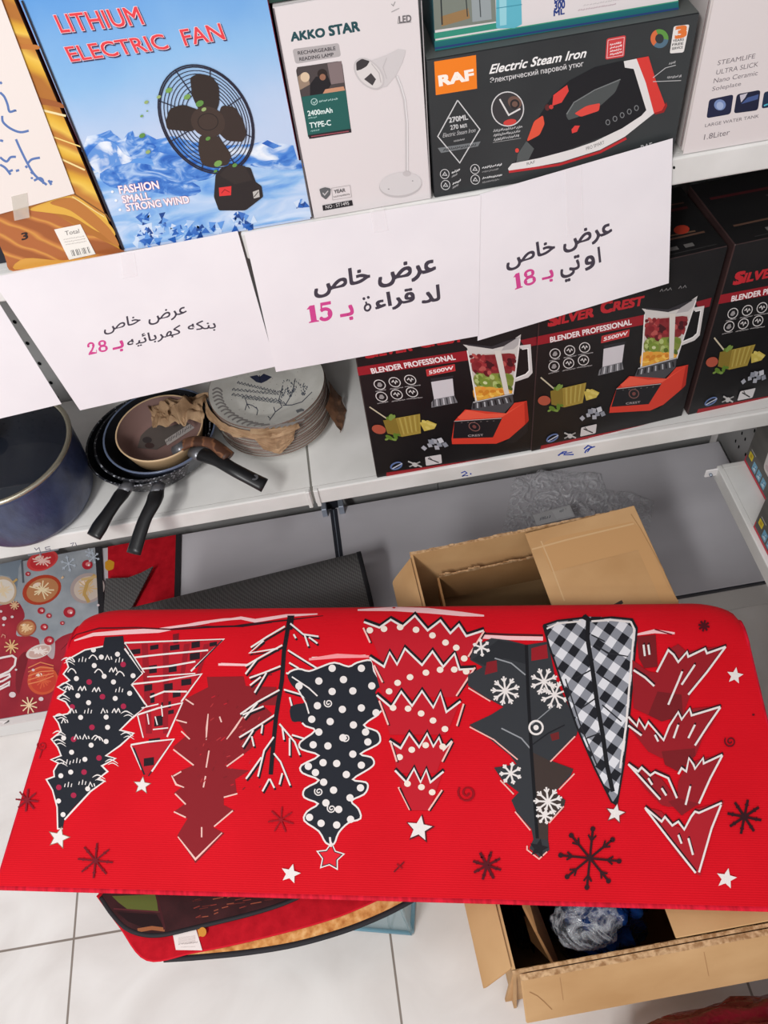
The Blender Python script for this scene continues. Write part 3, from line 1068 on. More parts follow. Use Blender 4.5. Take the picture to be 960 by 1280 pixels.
p.line([(308, 624), (490, 598), (640, 552), (735, 502)], 9, (190, 46, 50))
p.poly([(470, 345), (520, 308), (526, 330), (500, 372), (466, 384)], (220, 66, 60))
p.poly(rounded([(372, 515), (400, 440), (432, 418), (438, 450), (420, 490)], 0.2), (224, 84, 60))
p.poly(rounded([(546, 412), (590, 384), (640, 374), (636, 402), (570, 424)], 0.25), (222, 74, 64))
p.poly([(536, 470), (548, 456), (566, 456), (556, 478), (538, 484)], (220, 64, 60))
p.ell(338, 546, 7, 8, (220, 70, 60)).ell(448, 390, 9, 12, (90, 40, 40)).ell(462, 388, 8, 8, (200, 60, 56))
p.ell(822, 292, 11, 13, (236, 228, 224))
for i in range(5):
    p.ring(668 + 26 * i, 444 - 13 * i, 7, 9, 3, (120, 122, 124))
p.line([(832, 282), (878, 246), (915, 236)], 2.5, (190, 190, 190)).line([(832, 296), (934, 292)], 2.5, (190, 190, 190))
p.scribble((890, 236), (914, 230), (890, 226), (170, 170, 170), 3, 4, 20).scribble((884, 286), (934, 280), (884, 276), (170, 170, 170), 3, 7, 21)
p.text('PRO SMART', (590, 546), (656, 522), (588, 534), (110, 106, 106), 0.0)
p.text('RAF', (374, 600), (404, 592), (373, 590), (110, 106, 106), 0.0)
for x, y in ((75, 632), (185, 614), (78, 672), (186, 652)):
    p.ring(x, y, 16, 17, 2.5, w, 0, 20)
    p.line([(x - 8, y + 6), (x, y - 7), (x + 8, y + 5), (x - 4, y + 4)], 3, w)
    p.scribble((x + 26, y), (x + (96 if x > 100 else 54), y - 12), (x + 26, y - 10), w, 3, 9 if x > 100 else 5, int(x + y))
    p.scribble((x + 26, y + 14), (x + (86 if x > 100 else 46), y + 3), (x + 26, y + 6), (140, 140, 140), 2.5, 9, int(x))
p.text('RAF', (790, 545), (830, 534), (788, 528), (210, 208, 208), 0.02)
tag(mb.build('steam_iron_box', None, base), 'black steam iron box with an orange logo square and a red-black iron picture', 'box')

# ---- teal and white box on the iron box
bl3 = onZ(544, 64, 1.2285)
mb = MB()
xl, xr, yt = bl3.x, onZ(848, 13, 1.2285).x, bl3.y
mb.box((xl, yt + 0.001, 1.2285), (xr, yt + 0.085, 1.33), paint((40, 84, 92), 0.4), 0.0012)
mb.face([(xl + .0008, yt, 1.2293), (xr - .0008, yt, 1.2293), (xr - .0008, yt, 1.329), (xl + .0008, yt, 1.329)], paint((222, 214, 214), 0.4))
p = Print(mb, lambda a, b: onY(a, b, yt), NEG_Y, rough=0.4).at(530, 0, 2.909)
p.poly([(38, 152), (925, 6), (927, 34), (40, 186)], (34, 108, 112))
p.poly([(37, 120), (268, 82), (268, 104), (38, 142)], (52, 142, 120)).up()
p.line([(40, 176), (925, 30)], 7, (48, 66, 120))
p.line([(40, 150), (925, 4)], 4, (60, 150, 120))
p.poly([(30, -60), (258, -60), (262, 78), (38, 110)], (122, 128, 118)).up()
p.poly([(60, 60), (160, 30), (168, 66), (64, 96)], (150, 118, 78))
p.poly([(170, -50), (240, -50), (246, 70), (176, 80)], (150, 158, 160))
p.line([(60, -40), (66, 90)], 5, (40, 46, 48)).line([(150, -40), (158, 60)], 4, (50, 56, 58)).line([(200, -40), (206, 62)], 4, (70, 76, 78))
p.poly(rounded([(262, -50), (352, -50), (356, 88), (330, 102), (262, 104)], 0.12), (96, 178, 196)).up()
p.poly([(272, -50), (300, -50), (300, 90), (276, 94)], (150, 206, 216))
p.line([(262, 30), (356, 16)], 3, (60, 140, 160))
p.text('300', (474, 36), (512, 28), (474, 8), (38, 60, 128), 0.04)
p.text('ML', (472, 58), (510, 50), (472, 38), (38, 60, 128), 0.04)
p.text('USB', (474, 8), (512, 0), (474, -14), (38, 60, 128), 0.04)
p.scribble((560, 40), (700, 16), (560, 34), (190, 170, 176), 3, 14, 33).scribble((580, 22), (820, -18), (580, 16), (196, 190, 190), 2.5, 22, 34)
tag(mb.build('mist_spray_box', None, Vector(((xl + xr) / 2, yt + .04, 1.2285))), 'white and teal box marked 300 ML lying on the steam iron box', 'box')

# ---- white box behind, and the garment steamer box
mb, base = carton('', '', '', 0.335, 0.424, ZU, 1.40, 0.12, paint((226, 210, 208), 0.45), y0=1.03)
tag(mb.build('white_carton', None, base), 'plain white box behind the black steam iron box', 'box')
mb, base = carton('', '', '', 0.4335, 0.63, ZU, 1.42, 0.16, paint((222, 213, 212), 0.42), paint((212, 203, 200), 0.45), bevel=0.004)
p = Print(mb, FRONT, NEG_Y, rough=0.4).at(780, 0, 4.922)
g = (120, 112, 116)
p.text('STEAMLIFE', (573, 402), (804, 358), (580, 372), g, 0.0)
p.text('ULTRA SLICK', (565, 460), (824, 408), (571, 430), g, 0.0)
p.text('Nano Ceramic', (549, 512), (820, 462), (556, 482), g, 0.0)
p.text('Soleplate', (540, 560), (718, 526), (546, 534), g, 0.0)
p.poly(rounded([(524, 612), (674, 580), (656, 702), (507, 728)], 0.16), (34, 38, 66)).up()
p.ell(590, 645, 36, 34, (120, 140, 186)).ell(590, 650, 22, 24, (160, 176, 210))
p.poly(rounded([(694, 580), (840, 552), (824, 678), (675, 698)], 0.16), (30, 34, 58)).up()
p.poly([(712, 585), (760, 572), (745, 600), (720, 630)], (196, 190, 200)).poly([(720, 640), (760, 600), (828, 580), (822, 610)], (70, 90, 140))
p.poly(rounded([(862, 566), (960, 548), (955, 650), (845, 668)], 0.16), (30, 48, 74))
p.up().line([(860, 650), (885, 640)], 9, (80, 180, 200))
p.text('LARGE WATER TANK', (497, 782), (828, 722), (500, 762), g, 0.0)
p.text('1.8Liter', (490, 860), (648, 828), (496, 826), g, 0.0)
p.line([(523, 0), (347, 900)], 5, (110, 92, 92))
tag(mb.build('garment_steamer_box', None, base), 'large white garment steamer box with grey text at the right end', 'box')

# ------------------------------------------------------------------ price cards hanging from the upper shelf
paper = noisy('printer_paper', [(0.4, (232, 227, 231)), (0.6, (238, 233, 236))], scale=5, rough=0.65, spec=0.2, bump=0.15, bscale=14, bdist=0.004)
tape = glassy('clear_sticky_tape', (255, 252, 253), 0.16, 0.4, 0.3)
INK, PINK = (66, 60, 72), (208, 70, 142)
DIG = {
    '1': [[(0.1, .86), (.34, 1), (.80, 1), (.80, .1), (1.0, .06), (1.0, 0), (.04, 0), (.04, .06), (.26, .1), (.26, .8), (0, .8)]],
}


def numeral(p, ch, bl, br, tl, c):
    """Fat numerals with serifs, from brush-like outlines on a unit square."""
    def w(u, v):
        return (bl[0] + (br[0] - bl[0]) * u + (tl[0] - bl[0]) * v, bl[1] + (br[1] - bl[1]) * u + (tl[1] - bl[1]) * v)
    h = math.dist(bl, tl)
    if ch == '1':
        p.poly([w(*q) for q in DIG['1'][0]], c)
    elif ch == '8':
        for cy, rx, ry, k in ((.74, .30, .20, 1), (.27, .36, .22, 1)):
            pts = [(0.5 + rx * math.cos(a * math.pi / 14), cy + ry * math.sin(a * math.pi / 14)) for a in range(29)]
            p.line([w(*q) for q in pts], h * 0.15, c)
            for sx in (-1, 1):
                p.ell(*w(.5 + sx * rx * .82, cy), h * 0.10, h * 0.12, c)
    elif ch == '5':
        p.poly([w(*q) for q in ((.2, 1), (.85, 1), (.85, .82), (.3, .82), (.3, .6), (.17, .5))], c)
        pts = [(0.42 + .36 * math.cos(a), .33 + .29 * math.sin(a)) for a in [2.3 - k * 4.9 / 16 for k in range(17)]]
        p.line([w(*q) for q in pts], h * 0.19, c)
        p.ell(*w(.72, .33), h * 0.13, h * 0.2, c)
        p.ell(*w(.18, .14), h * 0.1, h * 0.1, c)
    elif ch == '2':
        pts = [(0.46 + .3 * math.cos(a), .72 + .22 * math.sin(a)) for a in [3.0 - k * 3.5 / 10 for k in range(11)]] + [(.5, .35), (.2, .12)]
        p.line([w(*q) for q in pts], h * 0.15, c)
        p.ell(*w(.7, .7), h * 0.09, h * 0.13, c)
        p.ell(*w(.2, .72), h * 0.1, h * 0.1, c)
        p.poly([w(*q) for q in ((.08, 0), (.08, .14), (.5, .2), (.9, .1), (.95, .3), (1.0, .3), (.95, 0))], c)


# connected forms of the Arabic letters, written left to right as they stand
T_SPECIAL_1 = '\uFEBD\uFEAE\uFECB'           # the word on the right of the first line
T_SPECIAL_2 = '\uFEB9\uFE8E\uFEA7'           # the word on the left of the first line
T_B = '\u0640\uFE91'
CARD_TEXT = {}


def price_card(label, outline, y, words, numerals, tapes, rounds=()):
    c0 = onY(outline[0][0], outline[0][1], y)
    t = thing('price_card', label, 'sign', c0, 'price cards taped along the upper shelf')
    mb = MB()
    mb.prism([onY(a, b, y) for a, b in outline], (0, 0.0005, 0), paper)
    p = Print(mb, lambda a, b: onY(a, b, y), NEG_Y, rough=0.6)
    for s, bl, br, tl, c, b, zm in words:
        p.at(*zm).text(s, bl, br, tl, c, b, bbox=True)
    for ch, bl, br, tl, zm in numerals:
        p.at(*zm)
        numeral(p, ch, bl, br, tl, PINK)
    for cx, cy, zm in rounds:      # the round final letter with its two dots
        p.at(*zm).ring(cx, cy, 15, 18, 11, INK, 0.5, 20).line([(cx - 6, cy - 17), (cx - 9, cy - 32)], 10, INK).ell(cx - 20, cy - 48, 8, 8, INK).ell(cx + 4, cy - 55, 8, 8, INK)
    mb.build('paper', t)
    for q in tapes:
        tb = MB()
        tb.prism([onY(a, b, y - 0.0007) for a, b in q], (0, 0.0003, 0), tape)
        tb.build('tape', t)
    return t


z1, z2, z3 = (90, 370, 4.8), (360, 300, 4.3636), (610, 260, 5.3333)
price_card('blank white paper price card cut off at the left edge', [(-70, 386), (-6, 371), (77, 505), (-20, 528)], 0.8905, [], [], [])
price_card('white price card with Arabic text and pink 28 hanging under the golden and fan boxes',
           [(-12, 347), (297, 289), (345, 458), (100, 513)], 0.8895,
           [(T_SPECIAL_1, (462, 178), (690, 122), (455, 106), INK, 0.012, z1),
            (T_SPECIAL_2, (195, 236), (414, 178), (186, 160), INK, 0.012, z1),
            ('\uFEEA\uFEDC\uFEE8\uFE91', (700, 222), (866, 206), (690, 156), INK, 0.012, z1),
            ('\uFEEA\uFEF4\uFE8B\uFE8E\uFE91\uFEAE\uFEEC\uFEDB', (338, 320), (660, 240), (326, 250), INK, 0.012, z1),
            (T_B, (250, 340), (312, 326), (242, 280), PINK, 0.03, z1)],
           [('2', (96, 356), (152, 343), (84, 284), z1), ('8', (158, 340), (222, 328), (146, 272), z1)],
           [[(150, 318), (168, 315), (172, 345), (154, 348)]])
price_card('white price card with Arabic text and pink 15 hanging under the lamp box',
           [(305, 291), (601, 244), (598, 420), (345, 465)], 0.8885,
           [(T_SPECIAL_1, (496, 262), (806, 200), (492, 150), INK, 0.03, z2),
            (T_SPECIAL_2, (148, 320), (448, 250), (140, 202), INK, 0.03, z2),
            ('\uFEAA\uFEDF', (732, 346), (828, 328), (728, 262), INK, 0.03, z2),
            ('\uFE80\uFE8D\uFEAE\uFED7', (482, 394), (694, 357), (470, 298), INK, 0.03, z2),
            (T_B, (292, 442), (362, 430), (280, 366), PINK, 0.03, z2)],
           [('1', (112, 454), (170, 444), (98, 362), z2), ('5', (168, 444), (256, 428), (158, 346), z2)],
           [[(462, 262), (480, 259), (486, 288), (468, 291)]], [(434, 368, z2)])
price_card('white price card with Arabic text and pink 18 hanging under the steam iron box',
           [(600, 243), (841, 173), (836, 354), (597, 426)], 0.8892,
           [(T_SPECIAL_1, (508, 304), (830, 198), (496, 186), INK, 0.025, z3),
            (T_SPECIAL_2, (128, 424), (448, 318), (118, 298), INK, 0.025, z3),
            ('\uFE8D', (740, 362), (752, 358), (732, 264), INK, 0.03, z3),
            ('\uFEED', (652, 416), (716, 398), (640, 330), INK, 0.025, z3),
            ('\uFEF2\uFE97', (492, 500), (622, 462), (476, 350), INK, 0.025, z3),
            (T_B, (366, 500), (438, 484), (358, 428), PINK, 0.03, z3)],
           [('1', (178, 546), (232, 528), (166, 444), z3), ('8', (236, 526), (328, 498), (226, 424), z3)],
           [[(706, 212), (727, 206), (730, 290), (709, 296)]])

# ================================================================== LOWER SHELF
# ---- the blender boxes: one is built, the others are copies
BL = Vector((0.267, 0.8965, ZS))
BYAW = math.radians(4.5)
UX = Vector((math.cos(BYAW), math.sin(BYAW), 0))
UN = Vector((math.sin(BYAW), -math.cos(BYAW), 0))
BW, BD, BH = 0.272, 0.155, 0.348


def box2_local(a, b):
    w = onP(a, b, BL, UN) - BL
    return Vector((w.dot(UX), 0.0, w.z))


def top_local(a, b):
    w = onZ(a, b, ZS + BH) - BL
    return Vector((w.dot(UX), -w.dot(UN), BH))


box_black = noisy('printed_black', [(0.3, (21, 20, 22)), (0.7, (30, 29, 30))], scale=10, rough=0.38)
box_side = noisy('printed_brown_black', [(0.3, (56, 40, 40)), (0.7, (74, 54, 52))], scale=12, rough=0.45, stretch=(1, 1, .3))
mb = MB()
mb.box((0, 0.0008, 0), (BW, BD, BH - 0.0004), box_side, 0.0015)
mb.face([(0.0008, 0, 0.0008), (BW - 0.0008, 0, 0.0008), (BW - 0.0008, 0, BH - 0.001), (0.0008, 0, BH - 0.001)], box_black)
mb.face([(0.001, 0.001, BH), (BW - 0.001, 0.001, BH), (BW - 0.001, BD - 0.001, BH), (0.001, BD - 0.001, BH)], paint((24, 23, 24), 0.55, 0.25))
p = Print(mb, box2_local, NEG_Y, rough=0.4).at(660, 340, 4)
red = (186, 40, 48)
p.poly([(48, 322), (580, 214), (576, 264), (46, 366)], (148, 30, 40))
p.poly([(838, 150), (918, 128), (908, 172), (852, 186)], (134, 30, 40))
p.poly([(66, 868), (600, 760), (778, 718), (778, 728), (60, 893)], (150, 28, 36)).up()
p.text('S', (104, 270), (146, 262), (108, 214), red, 0.06).text('ILVER', (152, 260), (326, 222), (158, 216), red, 0.05)
p.text('C', (366, 206), (418, 196), (368, 150), red, 0.06).text('REST', (426, 194), (572, 164), (434, 150), red, 0.05)
p.text('BLENDER PROFESSIONAL', (112, 352), (518, 262), (110, 326), (238, 228, 228), 0.03)
p.poly([(368, 320), (508, 286), (504, 322), (365, 356)], (196, 60, 62)).up()
p.poly([(373, 324), (503, 292), (500, 318), (370, 350)], (172, 44, 48)).up()
p.text('5500W', (378, 344), (496, 314), (380, 326), (244, 226, 226), 0.03)
w = (214, 210, 208)
for i, (x, y) in enumerate(((135, 408), (208, 392), (283, 377), (130, 471), (203, 456), (277, 441))):
    p.ring(x, y, 26, 24, 4, w, -0.3, 24)
    p.poly([(x - 13, y + 6), (x - 6, y - 10), (x + 6, y - 12), (x + 13, y + 2), (x + 4, y + 12), (x - 8, y + 12)], (150, 146, 146)) if i in (0, 3) else \
        p.line([(x - 14, y + 2), (x - 5, y - 8), (x + 2, y + 8), (x + 8, y - 8), (x + 14, y)], 5, w)
    p.scribble((x - 28 + i % 3 * -4, y + 40), (x + 24 + i % 3 * 6, y + 28), (x - 28, y + 33), (150, 146, 146), 3, 8, i)
# small cup
p.poly([(378, 366), (490, 346), (480, 366), (382, 388)], (44, 44, 48))
p.poly([(378, 384), (482, 362), (470, 452), (372, 474)], (206, 202, 206)).up()
p.poly([(372, 474), (470, 450), (478, 486), (350, 518), (356, 490)], (120, 120, 124)).up()
for k in range(7):
    p.line([(362 + k * 17, 512 - k * 4), (368 + k * 16, 478 - k * 4)], 6, (196, 196, 200) if k % 2 else (60, 60, 64))
# jug: handle, lid, glass, fruit, collar
p.line([(828, 186), (872, 178), (850, 312), (828, 334), (756, 362)], 17, (208, 204, 202)).up()
p.line([(836, 196), (864, 190), (845, 306), (824, 326), (764, 352)], 5, (236, 234, 232))
p.poly([(568, 182), (588, 184), (700, 200), (760, 180), (848, 118), (828, 178), (738, 442), (560, 482), (578, 300), (584, 200)], (206, 202, 198)).up()
p.poly([(588, 186), (700, 200), (760, 182), (840, 132), (760, 160), (700, 186), (590, 178)], (52, 50, 54))
p.poly([(760, 180), (842, 128), (826, 170), (800, 196), (740, 206)], (176, 172, 172)).up()
p.poly([(584, 250), (640, 226), (740, 218), (800, 216), (776, 300), (760, 350), (580, 350)], (200, 190, 182)).up()
p.poly(curvy([(592, 262), (640, 236), (700, 228), (796, 222), (776, 290), (740, 330), (596, 336)], 3), (132, 44, 48))
p.poly(curvy([(588, 338), (680, 326), (762, 330), (744, 396), (660, 404), (586, 400)], 3), (128, 138, 66))
p.poly(curvy([(572, 402), (660, 398), (742, 396), (730, 446), (640, 462), (566, 470)], 3), (224, 164, 66)).up()
rnd = random.Random(11)
for i in range(46):
    x, y = rnd.uniform(590, 790), rnd.uniform(236, 330)
    if x > 700 and x < 735:
        continue
    x = min(x, 790 - (y - 236) * 0.2)
    p.ell(x, y, rnd.uniform(9, 17), rnd.uniform(8, 14), rnd.choice([(126, 34, 40), (156, 50, 54), (98, 24, 34), (180, 84, 80), (70, 24, 30)]), rnd.uniform(0, 3), 9)
    if i % 12 == 11:
        p.up()
p.up()
for i in range(30):
    x, y = rnd.uniform(590, 750), rnd.uniform(338, 398)
    p.ell(x, y, rnd.uniform(10, 18), rnd.uniform(8, 13), rnd.choice([(112, 132, 52), (150, 168, 84), (84, 104, 40), (176, 190, 120), (134, 150, 60)]), rnd.uniform(0, 3), 9)
    if i % 10 == 9:
        p.up()
p.ell(628, 376, 26, 22, (120, 142, 56)).up().ell(628, 376, 10, 8, (206, 210, 160))
for i in range(30):
    x, y = rnd.uniform(572, 736), rnd.uniform(404, 456)
    p.ell(x, y, rnd.uniform(10, 20), rnd.uniform(6, 11), rnd.choice([(226, 168, 62), (240, 192, 90), (206, 132, 44), (230, 150, 60)]), rnd.uniform(-.9, .4), 9)
    if i % 10 == 9:
        p.up()
p.up()
p.poly([(706, 206), (736, 204), (726, 440), (704, 446)], (214, 208, 200))
p.line([(582, 210), (566, 470)], 6, (236, 234, 230)).line([(838, 140), (742, 430)], 6, (226, 222, 220))
p.poly([(548, 478), (742, 424), (736, 476), (682, 528), (530, 524)], (72, 72, 76)).up()
for k in range(11):
    x = 552 + k * 17
    p.line([(x, 486 - k * 4), (x - 6 + k * 1, 512 - k * 4)], 7, (170, 172, 176) if k % 2 else (30, 30, 34))
p.line([(550, 480), (740, 428)], 4, (200, 200, 200))
# red base with its panel
p.up()
p.poly([(405, 702), (408, 676), (442, 580), (505, 518), (690, 530), (740, 474), (800, 461), (786, 562), (700, 650), (610, 690)], (212, 62, 46)).up()
p.poly([(460, 560), (512, 520), (600, 536), (690, 530), (796, 464), (668, 550), (470, 572)], (232, 92, 70))
p.poly([(786, 470), (800, 461), (784, 566), (764, 586)], (176, 44, 34))
p.poly([(442, 580), (668, 553), (602, 658), (415, 672)], (30, 30, 34)).up()
p.ring(528, 606, 24, 22, 4, (130, 90, 84)).ell(528, 606, 9, 9, (120, 70, 66))
p.text('CREST', (488, 660), (560, 652), (488, 650), (160, 150, 150), 0.02)
for k in range(6):
    p.line([(470 + k * 30, 588 - k * 3), (478 + k * 30, 586 - k * 3)], 3, (110, 104, 104))
p.line([(440, 582), (664, 556)], 3, (190, 180, 176))
p.poly([(640, 690), (780, 572), (770, 620), (700, 680)], (34, 32, 34))
# bowl of salsa, chips, leaves, ice
p.ell(80, 640, 32, 24, (170, 82, 62))
p.poly([(278, 596), (318, 582), (356, 600), (340, 625), (290, 640)], (196, 176, 84))
for x, y in ((300, 590), (322, 600), (340, 606), (310, 622)):
    p.ell(x, y, 12, 8, (210, 192, 104), 0.4, 8)
p.poly([(110, 592), (290, 550), (272, 652), (180, 674), (116, 660)], (160, 138, 62)).up()
for k in range(9):
    p.line([(178 + k * 12, 580 - k * 3), (182 + k * 10, 664 - k * 3)], 4, (186, 168, 92) if k % 2 else (146, 122, 52))
p.poly([(110, 592), (172, 578), (176, 672), (116, 660)], (132, 112, 46))
p.line([(62, 524), (130, 582)], 7, (196, 186, 160)).up()
for x, y, r in ((150, 574, 20), (165, 570, 12), (132, 580, 10), (120, 680, 20), (150, 672, 18), (105, 690, 10), (140, 690, 12), (165, 664, 12)):
    p.ell(x, y, r, r * 0.55, rnd.choice([(92, 124, 44), (64, 96, 34), (120, 146, 70)]), rnd.uniform(0, 3), 8)
p.up()
for x, y in ((270, 728), (300, 712), (326, 690), (345, 706), (372, 706), (330, 722), (355, 684), (310, 694)):
    r = rnd.uniform(13, 18)
    a = rnd.uniform(0, 1)
    p.poly([(x + r * math.cos(a + q * 1.571), y + r * math.sin(a + q * 1.571)) for q in range(4)], rnd.choice([(168, 170, 178), (140, 144, 154), (196, 198, 204)]))
    p.up()
p.ring(120, 826, 30, 14, 7, (96, 116, 160), -0.5).line([(98, 842), (150, 812)], 5, (190, 196, 210))
p.line([(180, 800), (238, 826)], 8, (180, 178, 176)).line([(180, 828), (236, 800)], 6, (160, 158, 156)).ell(208, 816, 12, 12, (190, 188, 186))
p.poly(rounded([(264, 774), (342, 756), (336, 802), (259, 819)], 0.12), (206, 202, 202)).up()
p.line([(276, 780), (322, 800)], 6, (40, 38, 40)).line([(282, 772), (300, 792)], 4, (90, 86, 86))
p.text('SC-1589', (340, 834), (446, 806), (341, 820), (226, 206, 206), 0.02)
# markings high on the front and on the top
p.at(820, 180, 5.336)
for x in (36, 66, 92, 160, 190):
    p.line([(x - 14, 985 - x * .16), (x, 968 - x * .16), (x + 8, 984 - x * .16)], 5, (120, 118, 118))
tp = Print(mb, top_local, POS_Z, rough=0.5, spec=0.25)
tp.layer = 2


def T(u, v):
    return (u * BW, v * BD)


tp.place = lambda a, b: Vector((a, b, BH))
G = (104, 100, 98)
tp.line([T(.12, .055), T(.95, .055)], 0.0012, (60, 58, 58))
for k in range(8):
    u = .2 + k * .085
    tp.poly([T(u, .10), T(u + .05, .10), T(u + .05, .15), T(u, .15)], (196, 192, 190) if k == 2 else G)
tp.line([T(.06, .26), T(.94, .26)], 0.004, (96, 70, 58)).line([T(.4, .34), T(.9, .30)], 0.003, (110, 84, 66))
tp.line([T(.05, .72), T(.95, .66)], 0.006, (74, 26, 30)).line([T(.5, .80), T(.95, .74)], 0.003, (96, 62, 52))
tp.ell(*T(.66, .74), 0.012, 0.008, (168, 62, 44))
tp.poly([T(.38, .50), T(.55, .56), T(.50, .66), T(.33, .60)], (70, 66, 68)).up()
tp.poly([T(.41, .53), T(.51, .565), T(.48, .63), T(.38, .595)], (30, 28, 30))
tp.line([T(.38, .50), T(.55, .56)], 0.0022, (170, 166, 168))
tp.ell(*T(.84, .36), 0.012, 0.010, (176, 58, 40), .4, 12)
tp.ell(*T(.7, .42), 0.014, 0.02, (70, 64, 56))
proto = mb.build('blender_box', None, (0, 0, 0))
proto.location = BL
proto.rotation_euler = (0, 0, BYAW)
tag(proto, 'black blender box in the middle of the row of three, under the pink 18 card', 'box', 'blender boxes on the lower shelf')
for loc, yaw, lab in (((-0.002, 0.8975, ZS), 0.4, 'black blender box nearest the plate stack, left one of three'),
                      ((0.5475, 0.917, ZS), 3.5, 'black blender box at the right end of the lower shelf, cut by the photo edge')):
    c = proto.copy()
    COL.objects.link(c)
    c.location = loc
    c.rotation_euler = (0, 0, math.radians(yaw))
    c['label'] = lab
proto.scale = (1, 1, 1)

# ---- blue pot with its glass lid
pc = Vector((-0.612, 0.985, ZS))
t = thing('cooking_pot', 'dark blue hammered cooking pot with glass lid, left end of the lower shelf', 'pot', pc)
blue = noisy('hammered_blue_enamel', [(0.3, (44, 54, 84)), (0.7, (60, 72, 106))], scale=60, rough=0.32, spec=0.5, bump=0.5, bscale=85, bdist=0.002, stretch=(1, 1, 0.5))
m = MB()
m.lathe([(0.0005, 0.001), (0.095, 0.001), (0.108, 0.006), (0.115, 0.02), (0.1195, 0.07), (0.122, 0.128), (0.1235, 0.133), (0.1205, 0.135), (0.118, 0.128), (0.112, 0.02), (0.0005, 0.008)], pc, blue, 64)
m.build('pot_body', t)
g = MB()
g.lathe([(0.1175, 0.1385), (0.10, 0.147), (0.07, 0.155), (0.03, 0.160), (0.0005, 0.161)], pc, glassy('smoked_glass', (30, 34, 42), 0.86, 0.06, 0.6), 64)
glass_lid = g.build('glass_lid', t)
r = MB()
r.lathe([(0.1165, 0.1355), (0.1245, 0.1355), (0.1255, 0.138), (0.124, 0.141), (0.119, 0.142), (0.1165, 0.139)], pc, paint((176, 170, 152), 0.25, 0.5, 0.8), 64)
r.build('steel_rim', glass_lid)
k = MB()
k.lathe([(0.0005, 0.160), (0.008, 0.160), (0.008, 0.172), (0.020, 0.175), (0.0235, 0.182), (0.021, 0.189), (0.012, 0.192), (0.0005, 0.1925)], pc, paint((96, 82, 76), 0.3, 0.5, 0.3), 32)
k.build('lid_knob', glass_lid)
h = MB()
a = math.radians(250)
for s in (1, -1):
    d = Vector((math.cos(a), math.sin(a), 0)) * s
    n = Vector((-d.y, d.x, 0))
    h.tube([pc + d * 0.118 + n * -0.03 + Vector((0, 0, .105)), pc + d * 0.146 + n * -0.024 + Vector((0, 0, .108)), pc + d * 0.15 + Vector((0, 0, .109)),
            pc + d * 0.146 + n * 0.024 + Vector((0, 0, .108)), pc + d * 0.118 + n * 0.03 + Vector((0, 0, .105))], 0.0065, paint((24, 24, 28), 0.4), 10)
    h.build('side_handle', t)
    h = MB()

# ---- nest of frying pans
speckle = noisy('speckled_stone_coating', [(0.56, (30, 31, 36)), (0.60, (36, 37, 42)), (0.64, (170, 172, 180))], scale=260, detail=2, rough=0.42, spec=0.4)
nonstick = paint((28, 29, 33), 0.38, 0.4)
bakelite = paint((22, 22, 24), 0.36, 0.45)
ferrule = paint((112, 112, 116), 0.3, 0.5, 0.5)


def pan(name, label, c, r, h, outer, inner, rim, grp='nested frying pans'):
    t = thing(name, label, 'frying pan', c, grp)
    b = MB()
    b.lathe([(0.0005, 0.0), (r * 0.72, 0.0), (r * 0.84, h * 0.18), (r * 0.985, h * 0.92)], c, outer, 56)
    b.lathe([(r * 0.985, h * 0.92), (r, h), (r * 0.99, h + 0.0012), (r * 0.965, h)], c, rim, 56)
    b.lathe([(r * 0.965, h), (r * 0.82, h * 0.24), (r * 0.7, 0.0045), (0.0005, 0.004)], c, inner, 56)
    b.build('pan_body', t)
    return t


def handle(t, pts, rad, mat, flat=0.6, fer=True, hole=True, name='handle'):
    m = MB()
    m.tube(pts, rad, mat, 14, flat)
    h = m.build(name, t)
    if fer:
        f = MB()
        d = (pts[1] - pts[0]).normalized()
        f.tube([pts[0] - d * 0.012, pts[0] + d * 0.012], [rad[0] * 1.04, rad[0] * 1.1], ferrule, 12, 0.7)
        f.build('ferrule', h)
    return h


def curve_pts(px, z):
    P = [onZ(a, b, q) for (a, b), q in zip(px, z)]
    out = []
    for i in range(len(P) - 1):
        a, b, c, d = P[max(i - 1, 0)], P[i], P[i + 1], P[min(i + 2, len(P) - 1)]
        for k in range(5):
            s = k / 5
            out.append(0.5 * ((2 * b) + (c - a) * s + (2 * a - 5 * b + 4 * c - d) * s * s + (3 * b - a - 3 * c + d) * s ** 3))
    out.append(P[-1])
    return out


def rads(n, stops):
    out = []
    for i in range(n):
        s = i / (n - 1) * (len(stops) - 1)
        k = min(int(s), len(stops) - 2)
        out.append(stops[k] + (stops[k + 1] - stops[k]) * (s - k))
    return out


cA = onZ(183, 547, 0.598)
cA.z = ZS + 0.001
tA = pan('frying_pan', 'black speckled frying pan, lowest of the nest, its handle nearest the pot', cA, 0.110, 0.047, speckle, nonstick, speckle)
pt = curve_pts([(158, 610), (146, 626), (131, 648), (117, 671)], [0.598, 0.603, 0.600, 0.592])
handle(tA, pt, rads(len(pt), [0.0115, 0.0135, 0.0115, 0.012, 0.0145, 0.0135]), bakelite)
cB = onZ(190, 542, 0.610)
cB.z = ZS + 0.0075
tB = pan('frying_pan', 'black speckled frying pan second in the nest, handle pointing straight over the shelf edge', cB, 0.105, 0.050, speckle, nonstick, speckle)
pt = curve_pts([(197, 612), (192, 628), (180, 652), (167, 692)], [0.609, 0.614, 0.608, 0.590])
handle(tB, pt, rads(len(pt), [0.011, 0.014, 0.0125, 0.0115, 0.012, 0.0125]), bakelite)
cC = onZ(199, 536, 0.617)
cC.z = ZS + 0.0145
tC = pan('frying_pan', 'black frying pan with a blue-grey lip, its long handle reaching toward the plates', cC, 0.101, 0.052, paint((40, 44, 56), 0.3, 0.5), nonstick, paint((92, 104, 128), 0.25, 0.6))
